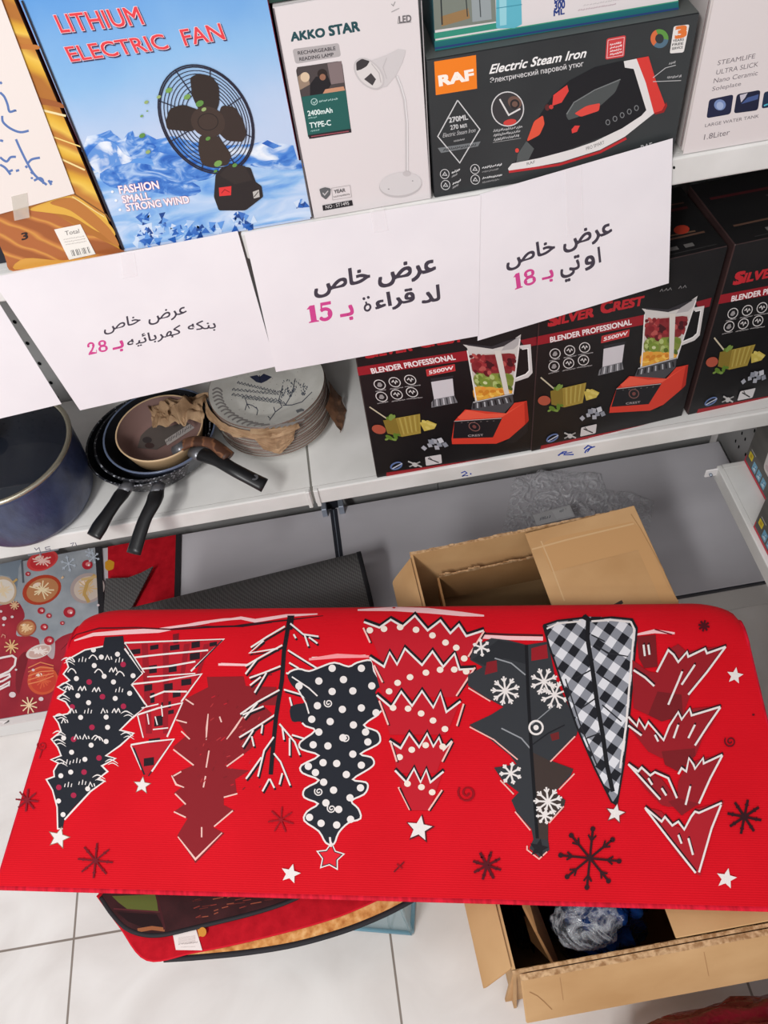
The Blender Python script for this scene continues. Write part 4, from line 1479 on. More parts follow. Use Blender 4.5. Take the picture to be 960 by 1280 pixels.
pt = curve_pts([(247, 566), (270, 574), (294, 588), (331, 607)], [0.617, 0.628, 0.628, 0.606])
handle(tC, pt, rads(len(pt), [0.013, 0.0145, 0.0125, 0.012, 0.0125, 0.0135]), bakelite)
hb = MB()
e = pt[-3]
hb.lathe([(0.002, 0), (0.0048, 0.0006), (0.0062, 0)], e + Vector((0.002, 0.0, 0.0078)), ferrule, 16)
hb.build('hanging_eyelet', tC)
cD = onZ(199, 534, 0.626)
cD.z = ZS + 0.028
tD = pan('small_frying_pan', 'small tan frying pan with a wood-look handle on top of the nest', cD, 0.078, 0.048, paint((206, 172, 132), 0.4), paint((132, 104, 98), 0.4), paint((214, 184, 146), 0.35))
wood = noisy('wood_look_handle', [(0.25, (70, 44, 32)), (0.5, (128, 86, 60)), (0.75, (92, 60, 44))], scale=14, kind='wave', distortion=4, rough=0.42, stretch=(0.6, 2.5, 2.5))
pt = curve_pts([(224, 560), (240, 552), (264, 554), (286, 571)], [0.624, 0.634, 0.640, 0.634])
handle(tD, pt, rads(len(pt), [0.0095, 0.0115, 0.0105, 0.010, 0.011, 0.012]), wood)
lb = MB()
lz = cD.z + 0.0052
lb.prism([onZ(172, 560, lz), onZ(196, 562, lz), onZ(247, 532, lz), onZ(243, 524, lz), onZ(210, 534, lz), onZ(190, 530, lz), onZ(176, 545, lz)], (0, 0, 0.0005), paint((92, 84, 80), 0.5))
lp = Print(lb, lambda a, b: onZ(a, b, lz + 0.0006), POS_Z)
lp.poly([(206, 550), (243, 526), (246, 533), (209, 557)], (176, 168, 164)).up()
lp.scribble((208, 555), (242, 533), (207, 550), (80, 76, 76), 0.8, 12, 40)
lp.ell(184, 550, 6, 4, (60, 54, 54)).ell(187, 557, 6, 3.6, (66, 50, 48))
lb.build('product_label', tD)


# crumpled brown paper
kraft = noisy('crumpled_kraft_paper', [(0.3, (136, 106, 78)), (0.7, (184, 154, 122))], scale=30, rough=0.7, spec=0.15)


def crumple(px, z, amp, n=18, seed=0, edge=0.25, mat=kraft, freq=34.0):
    """A sheet spread over four corner spots and heights, then crushed into folds."""
    c = [onZ(a, b, q) for (a, b), q in zip(px, z)]
    rows = []
    for i in range(n):
        r = []
        for j in range(n):
            u, v = i / (n - 1), j / (n - 1)
            pnt = c[0].lerp(c[1], u).lerp(c[3].lerp(c[2], u), v)
            s = Vector((pnt.x * freq + seed * 7.1, pnt.y * freq, pnt.z * freq))
            dz = abs(noise.noise(s)) * 1.6 - 0.25 + 0.5 * noise.noise(s * 2.3)
            k = math.sin(math.pi * (0.06 + 0.88 * u)) * math.sin(math.pi * (0.06 + 0.88 * v))
            pnt = pnt + Vector((noise.noise(s + Vector((9, 0, 0))), noise.noise(s + Vector((0, 9, 0))), 0)) * amp * edge * 1.4
            pnt.z += amp * dz * (0.3 + 0.7 * k) + amp * 0.5 * k
            r.append(pnt)
        rows.append(r)
    b = MB()
    b.grid(rows, mat, smooth=False)
    return b


b = crumple([(180, 508), (258, 494), (250, 530), (192, 536)], [0.612, 0.634, 0.624, 0.600], 0.034, 30, 1, freq=42)
tag(b.build('crumpled_paper', None, onZ(215, 525, 0.60)), 'crumpled brown packing paper lying in the small tan pan', 'paper')

# ---- stack of patterned plates
pcn = onZ(335, 487, 0.632)
glaze = noisy('off_white_glaze', [(0.3, (206, 204, 196)), (0.7, (220, 218, 211))], scale=40, rough=0.25, spec=0.5)
rim_brown = paint((112, 90, 80), 0.35, 0.4)
NP, PR = 13, 0.1035
STEPZ = 0.0062


def plate_mesh(full=False):
    m = MB()
    m.lathe([(0.0005, 0.0), (0.052, 0.0), (0.056, 0.001), (PR * 0.93, 0.0155), (PR * 0.985, 0.0185)], (0, 0, 0), glaze, 72)
    m.lathe([(PR * 0.985, 0.0185), (PR, 0.0190), (PR + 0.0002, 0.0198)], (0, 0, 0), glaze, 72)
    m.lathe([(PR + 0.0002, 0.0198), (PR, 0.0212), (PR * 0.99, 0.0216)], (0, 0, 0), rim_brown, 72)
    m.lathe([(PR * 0.99, 0.0216), (PR * 0.95, 0.0200), (0.060, 0.0044), (0.054, 0.003), (0.0005, 0.003)], (0, 0, 0), glaze, 72)
    return m


def dish(r):
    prof = [(0.0, 0.003), (0.054, 0.003), (0.060, 0.0044), (PR * 0.95, 0.0200), (PR * 0.99, 0.0216)]
    for (a, za), (c, zc) in zip(prof, prof[1:]):
        if r <= c:
            return za + (zc - za) * (r - a) / (c - a)
    return prof[-1][1]


ZTOP = ZS + 0.0006 + (NP - 1) * STEPZ


def on_dish(a, b):
    z = ZTOP + 0.01
    for _ in range(12):
        w = onZ(a, b, z)
        z = ZTOP + dish(min(PR * .98, math.hypot(w.x - pcn.x, w.y - pcn.y)))
    w = onZ(a, b, z)
    return Vector((w.x - pcn.x, w.y - pcn.y, z - ZTOP))


shared = plate_mesh().build('dinner_plate', None, (0, 0, 0))
words = ['lowest', 'second from the shelf', 'third from the shelf', 'fourth from the shelf', 'fifth from the shelf', 'sixth from the shelf', 'middle',
         'sixth from the top', 'fifth from the top', 'fourth from the top', 'third from the top', 'second from the top']
rnd = random.Random(5)
for i in range(NP - 1):
    o = shared if i == 0 else shared.copy()
    if i:
        COL.objects.link(o)
    o.location = (pcn.x + rnd.uniform(-.0016, .0016), pcn.y + rnd.uniform(-.0016, .0016), ZS + 0.0006 + i * STEPZ)
    tag(o, 'brown-rimmed off-white plate, %s in the stack beside the pans' % words[i], 'plate', 'plates in the stack')
tm = plate_mesh()
p = Print(tm, on_dish, POS_Z, rough=0.3, spec=0.4, split=(2000, 6)).at(240, 440, 4.8)
ink = (64, 68, 84)
for k in range(21):      # ribs fanned along the lower left
    a = math.radians(184 - k * 6.0)
    x0, y0 = 452 + 330 * math.cos(a), 245 + 213 * math.sin(a)
    x1, y1 = x0 + 58 + k * 1.0, y0 - 6 - k * 2.2
    p.line(curvy([(x0, y0), (x0 + 26, y0 - 14), (x0 + 50, y0 - 4 - k), (x1, y1 + 16)], 4, False), 10, (146, 141, 138))
p.up()
p.poly([(345, 148), (390, 138), (405, 150), (430, 130), (480, 150), (450, 172), (415, 188), (385, 180)], (52, 58, 84))
p.line([(405, 140), (410, 186)], 5, (36, 40, 60))
for i, (a, b_) in enumerate((((270, 180), (500, 236)), ((240, 222), (520, 250)), ((238, 252), (540, 290)), ((300, 270), (560, 306)))):
    p.line([(a[0] + (b_[0] - a[0]) * s / 24, a[1] + (b_[1] - a[1]) * s / 24 + (-6 if s % 2 else 6)) for s in range(25)], 4, (84, 90, 100))
    p.line([(a[0] + (b_[0] - a[0]) * s / 30, a[1] + 6 + (b_[1] - a[1]) * s / 30 + (-3 if s % 2 else 4)) for s in range(31)], 2.5, (96, 100, 108))
for cx, cy, n, hgt in ((590, 250, 40, 110), (670, 240, 26, 80), (540, 260, 20, 80)):
    for k in range(n):
        a = rnd.uniform(-2.4, -0.9)
        r = rnd.uniform(10, hgt)
        x, y = cx + r * math.cos(a) * 0.8, cy + 30 + r * math.sin(a)
        p.line([(x, y), (x + rnd.uniform(-8, 8), y - rnd.uniform(6, 14))], 5, rnd.choice([(84, 90, 102), (64, 70, 86), (110, 116, 122)]))
for st in ([(540, 330), (500, 360), (465, 410)], [(545, 320), (600, 318), (660, 300), (720, 240)], [(540, 328), (520, 290), (545, 200)], [(560, 320), (600, 250), (620, 160)],
           [(500, 360), (490, 330)], [(470, 400), (455, 385)], [(320, 280), (330, 310), (318, 350)], [(330, 312), (360, 320), (390, 340)], [(385, 330), (395, 350), (388, 380)], [(330, 312), (345, 340)]):
    p.line(st, 5, ink)
p.poly([(622, 350), (655, 338), (690, 352), (660, 366), (640, 380)], (110, 112, 116))
for k in range(40):
    a, r = rnd.uniform(0, 6.28), rnd.uniform(0.2, 1.0)
    p.ell(452 + 300 * r * math.cos(a), 245 + 190 * r * math.sin(a), 3, 2, (150, 140, 132), 0, 6)
top = tm.build('dinner_plate', None, (0, 0, 0))
top.location = (pcn.x, pcn.y, ZTOP)
tag(top, 'top plate of the stack, printed with grey writing, a sprig and a butterfly', 'plate', 'plates in the stack')

# brown paper tucked between and hung over the plates
zt = ZTOP + 0.0175
fold = MB()
rows = []
n = 14
for i in range(n):
    u = i / (n - 1)
    row = []
    for j in range(n):
        v = j / (n - 1)
        a = math.radians(251 + 44 * u)
        taper = 1 - 0.35 * v
        a = math.radians(273) + (a - math.radians(273)) * taper
        zz = zt - 0.062 * v * (1 - 0.35 * abs(u - 0.45) * 2)
        s = Vector((u * 4, v * 4, 3.3))
        r = PR + 0.0035 + 0.004 * abs(noise.noise(s * 1.7)) + (0.002 if j else -0.006)
        row.append(Vector((pcn.x + r * math.cos(a), pcn.y + r * math.sin(a), zz)))
    rows.append(row)
fold.grid(rows, kraft, False)
tag(fold.build('paper_wrap', None, Vector((pcn.x, pcn.y - PR, zt - 0.05))), 'brown paper flap hanging over the front of the plate stack', 'paper')
b = MB()
rows = []
for i in range(24):
    u = i / 23
    a = math.radians(178 + 118 * u)
    row = []
    for j in range(7):
        v = j / 6
        s = Vector((u * 9, v * 2.5, 1.0))
        r = PR + 0.003 + 0.008 * v * (0.5 + abs(noise.noise(s))) + 0.012 * max(0, 0.25 - u)
        z = zt - 0.001 - 0.014 * v + 0.004 * noise.noise(s * 1.6)
        row.append(Vector((pcn.x + r * math.cos(a), pcn.y + r * math.sin(a), z)))
    rows.append(row)
b.grid(rows, kraft, False)
tag(b.build('paper_strip', None, Vector((pcn.x - PR, pcn.y, zt))), 'crumpled brown paper strip round the left rim of the top plates', 'paper')
b = MB()
rows = []
for i in range(10):
    u = i / 9
    row = []
    for j in range(8):
        v = j / 7
        a = math.radians(-28 + 38 * u)
        s = Vector((u * 5, v * 4, 6.0))
        r = PR + 0.004 + 0.03 * v * (0.6 + 0.4 * abs(noise.noise(s)))
        row.append(Vector((pcn.x + r * math.cos(a), pcn.y + r * math.sin(a), ZS + 0.064 - 0.062 * v + 0.003 * noise.noise(s * 2))))
    rows.append(row)
b.grid(rows, noisy('brown_wrapping', [(0.3, (118, 82, 58)), (0.7, (150, 110, 82))], scale=20, rough=0.7), False)
tag(b.build('paper_scrap', None, Vector((pcn.x + PR, pcn.y, ZS))), 'darker brown paper sticking out at the right of the plate stack', 'paper')

# ================================================================== ON THE BASE DECK
ZM = ZD + 0.006
# ---- bauble mat
t0 = onZ(40, 800, ZM)
mb = MB()
grey_print = noisy('printed_frosty_grey', [(0.3, (134, 142, 150)), (0.55, (160, 166, 172)), (0.75, (186, 190, 196))], scale=11, detail=6, rough=0.45)
wine = noisy('printed_wine_red', [(0.3, (138, 28, 44)), (0.6, (168, 42, 56)), (0.8, (186, 66, 78))], scale=9, detail=5, rough=0.45)
TR, BR_ = onZ(121, 684, ZM), onZ(146, 872, ZM)
BLm, TLm = Vector((-0.99, 0.776, ZM)), Vector((-0.97, 1.185, ZM))
BR_ = Vector((-0.632, 0.776, ZM))
mb.prism([BLm, BR_, Vector((TR.x, TR.y, ZM)), TLm], (0, 0, -0.005), paint((214, 206, 204), 0.5))
p = Print(mb, lambda a, b: onZ(a, b, ZM + 0.0002), POS_Z, rough=0.45, spec=0.35).at(0, 670, 5.12)
edge = lambda w: ((proj_px(w)[0]) * 5.12, (proj_px(w)[1] - 670) * 5.12)


def proj_px(w):
    v = Vector(w) - EYE
    z = v.dot(FWD)
    a, b = FPX * v.dot(RGT) / z, FPX * v.dot(DWN) / z
    return (480 + a * CR + b * SR, 640 - a * SR + b * CR)


yb = BLm.y + 0.014
p.poly([edge((BLm.x, yb, ZM)), edge((BR_.x, yb, ZM)), edge((TR.x, TR.y, ZM)), edge((TLm.x, TLm.y, ZM))], grey_print).up()
p.poly(curvy([(-600, 560), (0, 445), (100, 420), (140, 455), (158, 520), (112, 590), (110, 640), (190, 640), (245, 660), (262, 700), (330, 690), (400, 640), (520, 600),
        ], 3, False) + [edge((BR_.x, yb + .001, ZM)), edge((BLm.x, yb + .001, ZM))], wine).up()
p.poly([(0, 180), (140, 150), (120, 205), (110, 330), (60, 260), (0, 250)], (118, 130, 142))
p.poly(curvy([(262, 690), (300, 650), (350, 670), (345, 780), (310, 770)]), (184, 166, 170))
p.line([(140, 160), (150, 300)], 14, (84, 88, 96))
p.poly(curvy([(112, 800), (160, 740), (180, 780), (150, 900), (122, 1010), (100, 960)]), (122, 24, 38))
p.up()


def bauble(x, y, rx, ry, base, rim, deco, rot=-0.35):
    p.ell(x, y, rx, ry, rim, rot, 26).up()
    p.ell(x + rx * .03, y + ry * .02, rx * .82, ry * .80, base, rot, 26).up()
    rr = random.Random(int(x * 3 + y))
    for k in range(13):
        a = k * 2 * math.pi / 13 + rr.uniform(-.15, .15)
        l = rr.uniform(.35, .7)
        p.line([(x, y), (x + rx * l * math.cos(a), y + ry * l * math.sin(a))], 8, deco)
    p.ell(x - rx * .25, y - ry * .35, rx * .22, ry * .14, (236, 214, 196), rot, 10).up()


bauble(268, 345, 128, 92, (188, 128, 84), (178, 62, 36), (240, 220, 180))
bauble(272, 158, 104, 62, (196, 44, 50), (208, 66, 66), (244, 200, 190))
p.poly([(180, 130), (375, 92), (385, 60), (170, 90)], grey_print)
bauble(560, 335, 112, 96, (206, 190, 176), (176, 160, 156), (214, 180, 130))
p.line([(610, 250), (560, 300), (540, 370), (570, 425)], 22, (196, 158, 92)).line([(520, 280), (580, 270), (640, 255)], 16, (206, 176, 124))
bauble(20, 350, 86, 92, (222, 212, 200), (196, 170, 140), (228, 206, 170))
bauble(170, 590, 64, 54, (190, 130, 84), (166, 84, 62), (232, 196, 150))
bauble(250, 740, 86, 42, (204, 170, 160), (222, 208, 202), (240, 226, 220))
bauble(276, 925, 100, 92, (196, 62, 46), (206, 84, 52), (216, 92, 60))
for k in range(5):
    p.line([(182, 950 - k * 26), (260, 930 - k * 30), (345, 856 - k * 6 + (40 - k * 10))], 7, (226, 132, 88))
p.up()
for x, y, r in ((265, 480, 24), (314, 512, 18), (445, 490, 38), (284, 585, 24), (560, 186, 34), (315, 672, 32), (180, 245, 16), (400, 560, 14)):
    p.ell(x, y, r, r * .9, (176, 34, 50), 0, 16).up()
    p.ell(x + r * .15, y - r * .1, r * .5, r * .4, (220, 130, 130), 0, 10).ell(x + r * .3, y + r * .1, r * .2, r * .2, (244, 226, 224), 0, 8)
for x, y, r, c in ((75, 710, 46, (230, 184, 130)), (188, 1085, 54, (240, 208, 170)), (95, 445, 30, (222, 180, 140))):
    p.flake(x, y, r, 8, c, 9, 0.3, 0)
for x, y, r in ((440, 180, 52), (575, 110, 30), (600, 140, 40)):
    p.flake(x, y, r, 6, (190, 200, 212), 6, 0.3, .3)
p.line([(85, 300), (112, 278)], 14, (196, 160, 100)).line([(395, 275), (408, 262)], 12, (226, 190, 150))
for x, y, r in ((30, 530, 15), (25, 572, 9), (80, 520, 10), (8, 485, 10), (82, 1018, 22), (265, 1045, 16), (215, 860, 10), (105, 858, 8), (60, 960, 6), (630, 445, 9)):
    p.ell(x, y, r, r * .85, (224, 206, 208), 0, 10)
p.line([(10, 650), (20, 632), (36, 640), (34, 656)], 5, (220, 150, 130))
# sweeping white lettering
p.line([(-60, 800), (20, 780), (80, 768), (104, 785), (96, 830), (60, 868), (0, 895), (-60, 910)], 13, (236, 222, 220))
p.line([(-50, 930), (20, 900), (62, 886), (66, 902), (20, 930), (-40, 950)], 13, (236, 222, 220)).line([(-50, 985), (10, 965), (62, 935), (60, 955), (0, 985)], 12, (236, 222, 220))
p.line([(-80, 1200), (-20, 1190), (30, 1192), (58, 1186), (20, 1204)], 9, (240, 232, 230))
bord = MB()
hem = paint((34, 32, 36), 0.7)
bord.prism([Vector((TR.x - 0.004, TR.y, ZM + .001)), Vector((BR_.x - 0.004, BR_.y, ZM + .001)), Vector((BR_.x + 0.008, BR_.y, ZM + .001)), Vector((TR.x + 0.010, TR.y, ZM + .001))], (0, 0, -0.0065), hem)
bm_ob = mb.build('doormat', None, t0)
tag(bm_ob, 'grey and wine-red doormat printed with baubles, lying on the base deck under the pot', 'mat')
tr = bord.build('edge_binding', bm_ob)
tr['label'] = 'black bound side edge'

# ---- red mat with a dark binding beside it
zr = ZD + 0.005
mb = MB()
a0, a1 = onZ(131, 676, zr), onZ(222, 671, zr)
a1.y += 0.0
red_cloth = noisy('red_felt', [(0.3, (168, 16, 30)), (0.7, (192, 24, 38))], scale=60, rough=0.85, spec=0.1, bump=0.2, bscale=300, bdist=0.001)
x0r = -0.66
mb.prism([Vector((-0.634, 0.90, zr)), Vector((a1.x - .004, 0.90, zr)), Vector((a1.x - 0.002, 1.187, zr)), Vector((-0.655, 1.187, zr))], (0, 0, -0.004), red_cloth)
p = Print(mb, lambda a, b: onZ(a, b, zr), POS_Z, rough=0.8, spec=0.1).at(120, 640, 3.2)
p.poly(rounded([(36, 200), (52, 190), (74, 200), (70, 228), (48, 236), (36, 226)], 0.25), (204, 146, 40))
ob = mb.build('doormat', None, Vector((-0.57, 1.05, ZD)))
tag(ob, 'red doormat with one grey corner folded over, between the bauble mat and the rolled mat', 'mat')
mb = MB()
mb.prism([Vector((a1.x - .006, 0.90, zr + .001)), Vector((a1.x + 0.006, 0.90, zr + .001)), Vector((a1.x + 0.008, 1.187, zr + .001)), Vector((a1.x - 0.004, 1.187, zr + .001))], (0, 0, -0.005), hem)
mb.build('edge_binding', ob)['label'] = 'black bound side edge'
ribbed = bpy.data.materials.new('ribbed_grey_rubber_backing')
ribbed.use_nodes = True
nt = ribbed.node_tree
b = nt.nodes['Principled BSDF']
tc = nt.nodes.new('ShaderNodeTexCoord')
wv = nt.nodes.new('ShaderNodeTexWave')
wv.bands_direction = 'X'
wv.inputs['Scale'].default_value = 75
nt.links.new(tc.outputs['Object'], wv.inputs['Vector'])
w2 = nt.nodes.new('ShaderNodeTexWave')
w2.bands_direction = 'DIAGONAL'
w2.inputs['Scale'].default_value = 60
nt.links.new(tc.outputs['Object'], w2.inputs['Vector'])
ad = nt.nodes.new('ShaderNodeMath')
ad.operation = 'ADD'
nt.links.new(wv.outputs['Fac'], ad.inputs[0])
nt.links.new(w2.outputs['Fac'], ad.inputs[1])
r2 = nt.nodes.new('ShaderNodeValToRGB')
r2.color_ramp.elements[0].position, r2.color_ramp.elements[0].color = 0.2, lin((66, 64, 64))
r2.color_ramp.elements[1].position, r2.color_ramp.elements[1].color = 0.9, lin((92, 90, 89))
md = nt.nodes.new('ShaderNodeMath')
md.operation = 'MULTIPLY'
md.inputs[1].default_value = 0.5
nt.links.new(ad.outputs[0], md.inputs[0])
nt.links.new(md.outputs[0], r2.inputs['Fac'])
nt.links.new(r2.outputs['Color'], b.inputs['Base Color'])
b.inputs['Roughness'].default_value = 0.7
bp = nt.nodes.new('ShaderNodeBump')
bp.inputs['Strength'].default_value = 0.35
bp.inputs['Distance'].default_value = 0.001
nt.links.new(ad.outputs[0], bp.inputs['Height'])
nt.links.new(bp.outputs['Normal'], b.inputs['Normal'])
mb = MB()
zf = zr + 0.018
c = [onZ(132, 723, zf), onZ(160, 722, zf), onZ(176, 716, zf), onZ(191, 708, zf + .004), onZ(176, 737, zf), onZ(158, 772, zf - .004), onZ(128, 790, zf - .006)]
mb.prism(c, (0, 0, -0.004), ribbed)
mb.build('folded_corner', ob)['label'] = 'ribbed grey back of the folded-over corner'

# ---- rolled dark mat
RR = 0.066
n_up = Vector((0, 0.74, 0.67))
s1, s2 = onZ(452, 687, 0.2185), onZ(165, 757, 0.2185)
e1, e2 = s1 - n_up * RR, s2 - n_up * RR
e1.z = e2.z = ZD + RR + 0.0008
ax_ = (e1 - e2).normalized()
side = Vector((-ax_.y, ax_.x, 0)).normalized()
L = (e1 - e2).length


def roll_pt(s, ang, r):
    return e2 + ax_ * s + side * (r * math.cos(ang)) + Vector((0, 0, r * math.sin(ang)))


t = thing('rolled_mat', 'rolled-up dark grey ribbed mat lying on the base deck beside the open carton', 'mat', Vector(((e1.x + e2.x) / 2, (e1.y + e2.y) / 2, ZD)))
mb = MB()
prof = []
turns = 2.6
N = 120
for k in range(N + 1):
    a = -2.2 - turns * 2 * math.pi * (1 - k / N)
    r = RR - 0.0105 * turns * (1 - k / N)
    prof.append((a, r))
rows = []
for s in (0.0, L * .33, L * .66, L):
    rows.append([roll_pt(s, a, r) for a, r in prof])
mb.grid(rows, ribbed)
rows = []
for s in (0.0, L):
    rows.append([roll_pt(s, a, r - 0.004) for a, r in prof])
mb.grid(rows, ribbed)
for s in (0.0, L):
    v = [roll_pt(s, a, r) for a, r in prof] + [roll_pt(s, a, r - 0.004) for a, r in prof]
    mb.mesh(v, [(i, i + 1, i + N + 2, i + N + 1) for i in range(N)], hem)
mb.build('mat_body', t)
mb = MB()
outer = [q for q in prof if q[0] > -2.2 - 2 * math.pi * 1.05]
v = [roll_pt(L - 0.008, a, r + 0.0012) for a, r in outer] + [roll_pt(L + 0.0015, a, r + 0.0012) for a, r in outer] + [roll_pt(L + 0.0015, a, r - 0.0055) for a, r in outer]
n = len(outer)
mb.mesh(v, [(i, i + 1, i + n + 1, i + n) for i in range(n - 1)] + [(i + n, i + n + 1, i + 2 * n + 1, i + 2 * n) for i in range(n - 1)], hem, True)
mb.build('edge_binding', t)['label'] = 'black bound end edge'

# ================================================================== THE BIG OPEN CARTON IN FRONT OF THE DECK
kraft_board = noisy('corrugated_cardboard', [(0.3, (184, 142, 96)), (0.7, (204, 164, 118))], scale=7, detail=5, rough=0.75, spec=0.15, bump=0.12, bscale=180, bdist=0.0008, stretch=(1, 1, 1))
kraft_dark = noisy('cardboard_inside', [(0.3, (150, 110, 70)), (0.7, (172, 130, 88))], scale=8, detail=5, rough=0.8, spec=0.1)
kraft_edge = noisy('cardboard_cut_edge', [(0.35, (150, 112, 76)), (0.65, (206, 170, 130))], scale=160, rough=0.85, spec=0.1)
ZC = 0.434
cbl, cbr = onZ(512, 691, ZC), onZ(792, 633, ZC)
cfl, cfr = onZ(641, 1218, ZC), Vector((0.468, 0.147, ZC))
cbl.y = min(cbl.y, 0.812)
cbr.y = min(cbr.y, 0.826)
t = thing('open_carton', 'big brown corrugated carton standing open on the floor under the red mat', 'box', Vector((0.25, 0.47, 0)))
TH = 0.005
mb = MB()


def wall(mb, a, b, z0, z1, th, mat, inset0=0.0, lean=0.0):
    """Upright sheet from a to b with thickness toward the inside (left of a-b)."""
    d = (b - a).normalized()
    n = Vector((-d.y, d.x, 0))
    A0, B0 = Vector((a.x, a.y, z0)) + n * inset0, Vector((b.x, b.y, z0)) + n * inset0
    A1, B1 = Vector((a.x, a.y, z1)), Vector((b.x, b.y, z1))
    mb.hexa([A0, B0, B0 + n * th, A0 + n * th, A1, B1, B1 + n * th, A1 + n * th], mat)


wall(mb, cfl, cfr, 0.002, ZC - .001, TH, kraft_board, 0.012)
wall(mb, cfr, cbr, 0.002, ZC - .001, TH, kraft_board, 0.012)
wall(mb, cbr, cbl, 0.002, ZC - .001, TH, kraft_board, 0.042)
wall(mb, cbl, cfl, 0.002, ZC - .001, TH, kraft_board, 0.012)
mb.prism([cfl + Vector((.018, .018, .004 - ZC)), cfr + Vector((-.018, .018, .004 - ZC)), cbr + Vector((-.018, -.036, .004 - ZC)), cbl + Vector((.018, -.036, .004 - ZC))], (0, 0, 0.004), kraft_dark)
# torn top rim
for a, b in ((cfl, cfr), (cbr, cbl)):
    d = (b - a).normalized()
    nrm = Vector((-d.y, d.x, 0))
    k = 46
    for i in range(k):
        q0, q1 = a.lerp(b, i / k), a.lerp(b, (i + 1) / k)
        h = ZC - .0012 + random.uniform(0.0005, 0.0035)
        mb.hexa([Vector((q0.x, q0.y, ZC - .002)), Vector((q1.x, q1.y, ZC - .002)), Vector((q1.x, q1.y, ZC - .002)) + nrm * TH, Vector((q0.x, q0.y, ZC - .002)) + nrm * TH,
                 Vector((q0.x, q0.y, h)), Vector((q1.x, q1.y, h)), Vector((q1.x, q1.y, h)) + nrm * TH * .8, Vector((q0.x, q0.y, h)) + nrm * TH * .8], kraft_edge)
mb.build('carton_body', t)
# front flap folded outward and hanging
mb = MB()
f0, f1 = onZ(651, 1226, ZC - .002), cfr + Vector((0.01, -0.010, -.002))
f1.y = f0.y + 0.004
lo0, lo1 = f0 + Vector((0.004, -0.036, -0.150)), f1 + Vector((0, -0.036, -0.150))
mb.hexa([lo0, lo1, lo1 + Vector((0, TH, 0)), lo0 + Vector((0, TH, 0)), f0, f1, f1 + Vector((0, TH, 0)), f0 + Vector((0, TH, 0))], kraft_board, 0.0015)
mb.mesh([f0 + Vector((0, -.0005, .001)), f1 + Vector((0, -.0005, .001)), f1 + Vector((0, .007, .001)), f0 + Vector((0, .007, .001))], [(0, 1, 2, 3)], kraft_edge)
# creases pressed into the flap
pf = Print(mb, lambda a, b: onP(a, b, f0 + Vector((0, -.0002, 0)), (f0 - lo0).cross(f1 - f0).normalized()), lambda w: Vector((0, -.97, .23)), rough=0.8, spec=.1)
pf.line([(662, 1240), (672, 1245), (680, 1252), (690, 1262)], 1.2, (160, 118, 78)).line([(700, 1222), (704, 1250)], 0.8, (170, 128, 88)).line([(880, 1190), (886, 1220)], 0.8, (168, 126, 86))
mb.build('front_flap', t)
# left flap folded outward
mb = MB()
l0, l1 = cfl + Vector((-.002, 0.006, -.001)), cbl + Vector((-.002, -.012, -.001))
o0, o1 = onZ(604, 1237, 0.365), Vector((0, 0, 0))
o1 = l1 + (o0 - l0)
o1.y = l1.y
mb.hexa([o0, l0, l1, o1, o0 + Vector((.002, 0, TH)), l0 + Vector((.002, 0, TH)), l1 + Vector((.002, 0, TH)), o1 + Vector((.002, 0, TH))], kraft_board, 0.0012)
mb.build('left_flap', t)
# right flap folded in over the right half
mb = MB()
g0, g1 = onZ(656, 668, ZC + .001), onZ(846, 1178, ZC + .001)
g1.y = 0.151
mb.hexa([g1, Vector((cfr.x - .002, 0.153, ZC + .0006)), Vector((cbr.x, cbr.y, ZC + .0006)), Vector((g0.x, g0.y, ZC + .0006)),
         g1 + Vector((0, 0, .0042)), Vector((cfr.x - .002, 0.153, ZC + .0048)), Vector((cbr.x, cbr.y, ZC + .0048)), Vector((g0.x, g0.y, ZC + .0048))], kraft_board, 0.001)
pf = Print(mb, lambda a, b: onZ(a, b, ZC + .0048), POS_Z, rough=0.8, spec=.1).at(500, 620, 2.667)
lt = (216, 180, 134)
pf.poly([(466, 165), (505, 140), (775, 85), (800, 105), (892, 300), (930, 352), (560, 372)], (196, 152, 104)).up()
pf.line([(470, 150), (500, 220), (548, 350)], 4, (206, 172, 130)).line([(440, 178), (560, 145), (780, 92)], 5, (208, 172, 128)).line([(770, 60), (800, 105), (880, 250)], 3, (170, 128, 84))
pf.line([(705, 372), (742, 352)], 12, (66, 60, 56))
mb.build('right_flap', t)
# back flap, torn down short
# inner liner of a second, torn carton
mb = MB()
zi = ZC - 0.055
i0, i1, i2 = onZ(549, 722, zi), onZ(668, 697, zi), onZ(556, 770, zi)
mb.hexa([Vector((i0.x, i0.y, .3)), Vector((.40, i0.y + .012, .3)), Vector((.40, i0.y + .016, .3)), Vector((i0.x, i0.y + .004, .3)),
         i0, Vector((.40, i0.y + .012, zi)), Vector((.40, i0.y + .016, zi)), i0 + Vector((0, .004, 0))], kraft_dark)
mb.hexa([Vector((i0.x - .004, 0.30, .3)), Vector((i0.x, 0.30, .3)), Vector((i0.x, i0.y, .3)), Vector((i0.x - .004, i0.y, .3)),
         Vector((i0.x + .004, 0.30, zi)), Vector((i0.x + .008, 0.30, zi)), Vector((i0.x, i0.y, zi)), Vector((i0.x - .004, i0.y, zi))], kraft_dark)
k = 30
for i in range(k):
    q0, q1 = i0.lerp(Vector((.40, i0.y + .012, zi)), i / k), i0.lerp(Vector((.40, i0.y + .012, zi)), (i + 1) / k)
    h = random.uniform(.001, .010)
    mb.hexa([q0, q1, q1 + Vector((0, .004, 0)), q0 + Vector((0, .004, 0)), q0 + Vector((0, 0, h)), q1 + Vector((0, 0, h * .7)), q1 + Vector((0, .003, h * .7)), q0 + Vector((0, .003, h))], kraft_edge)
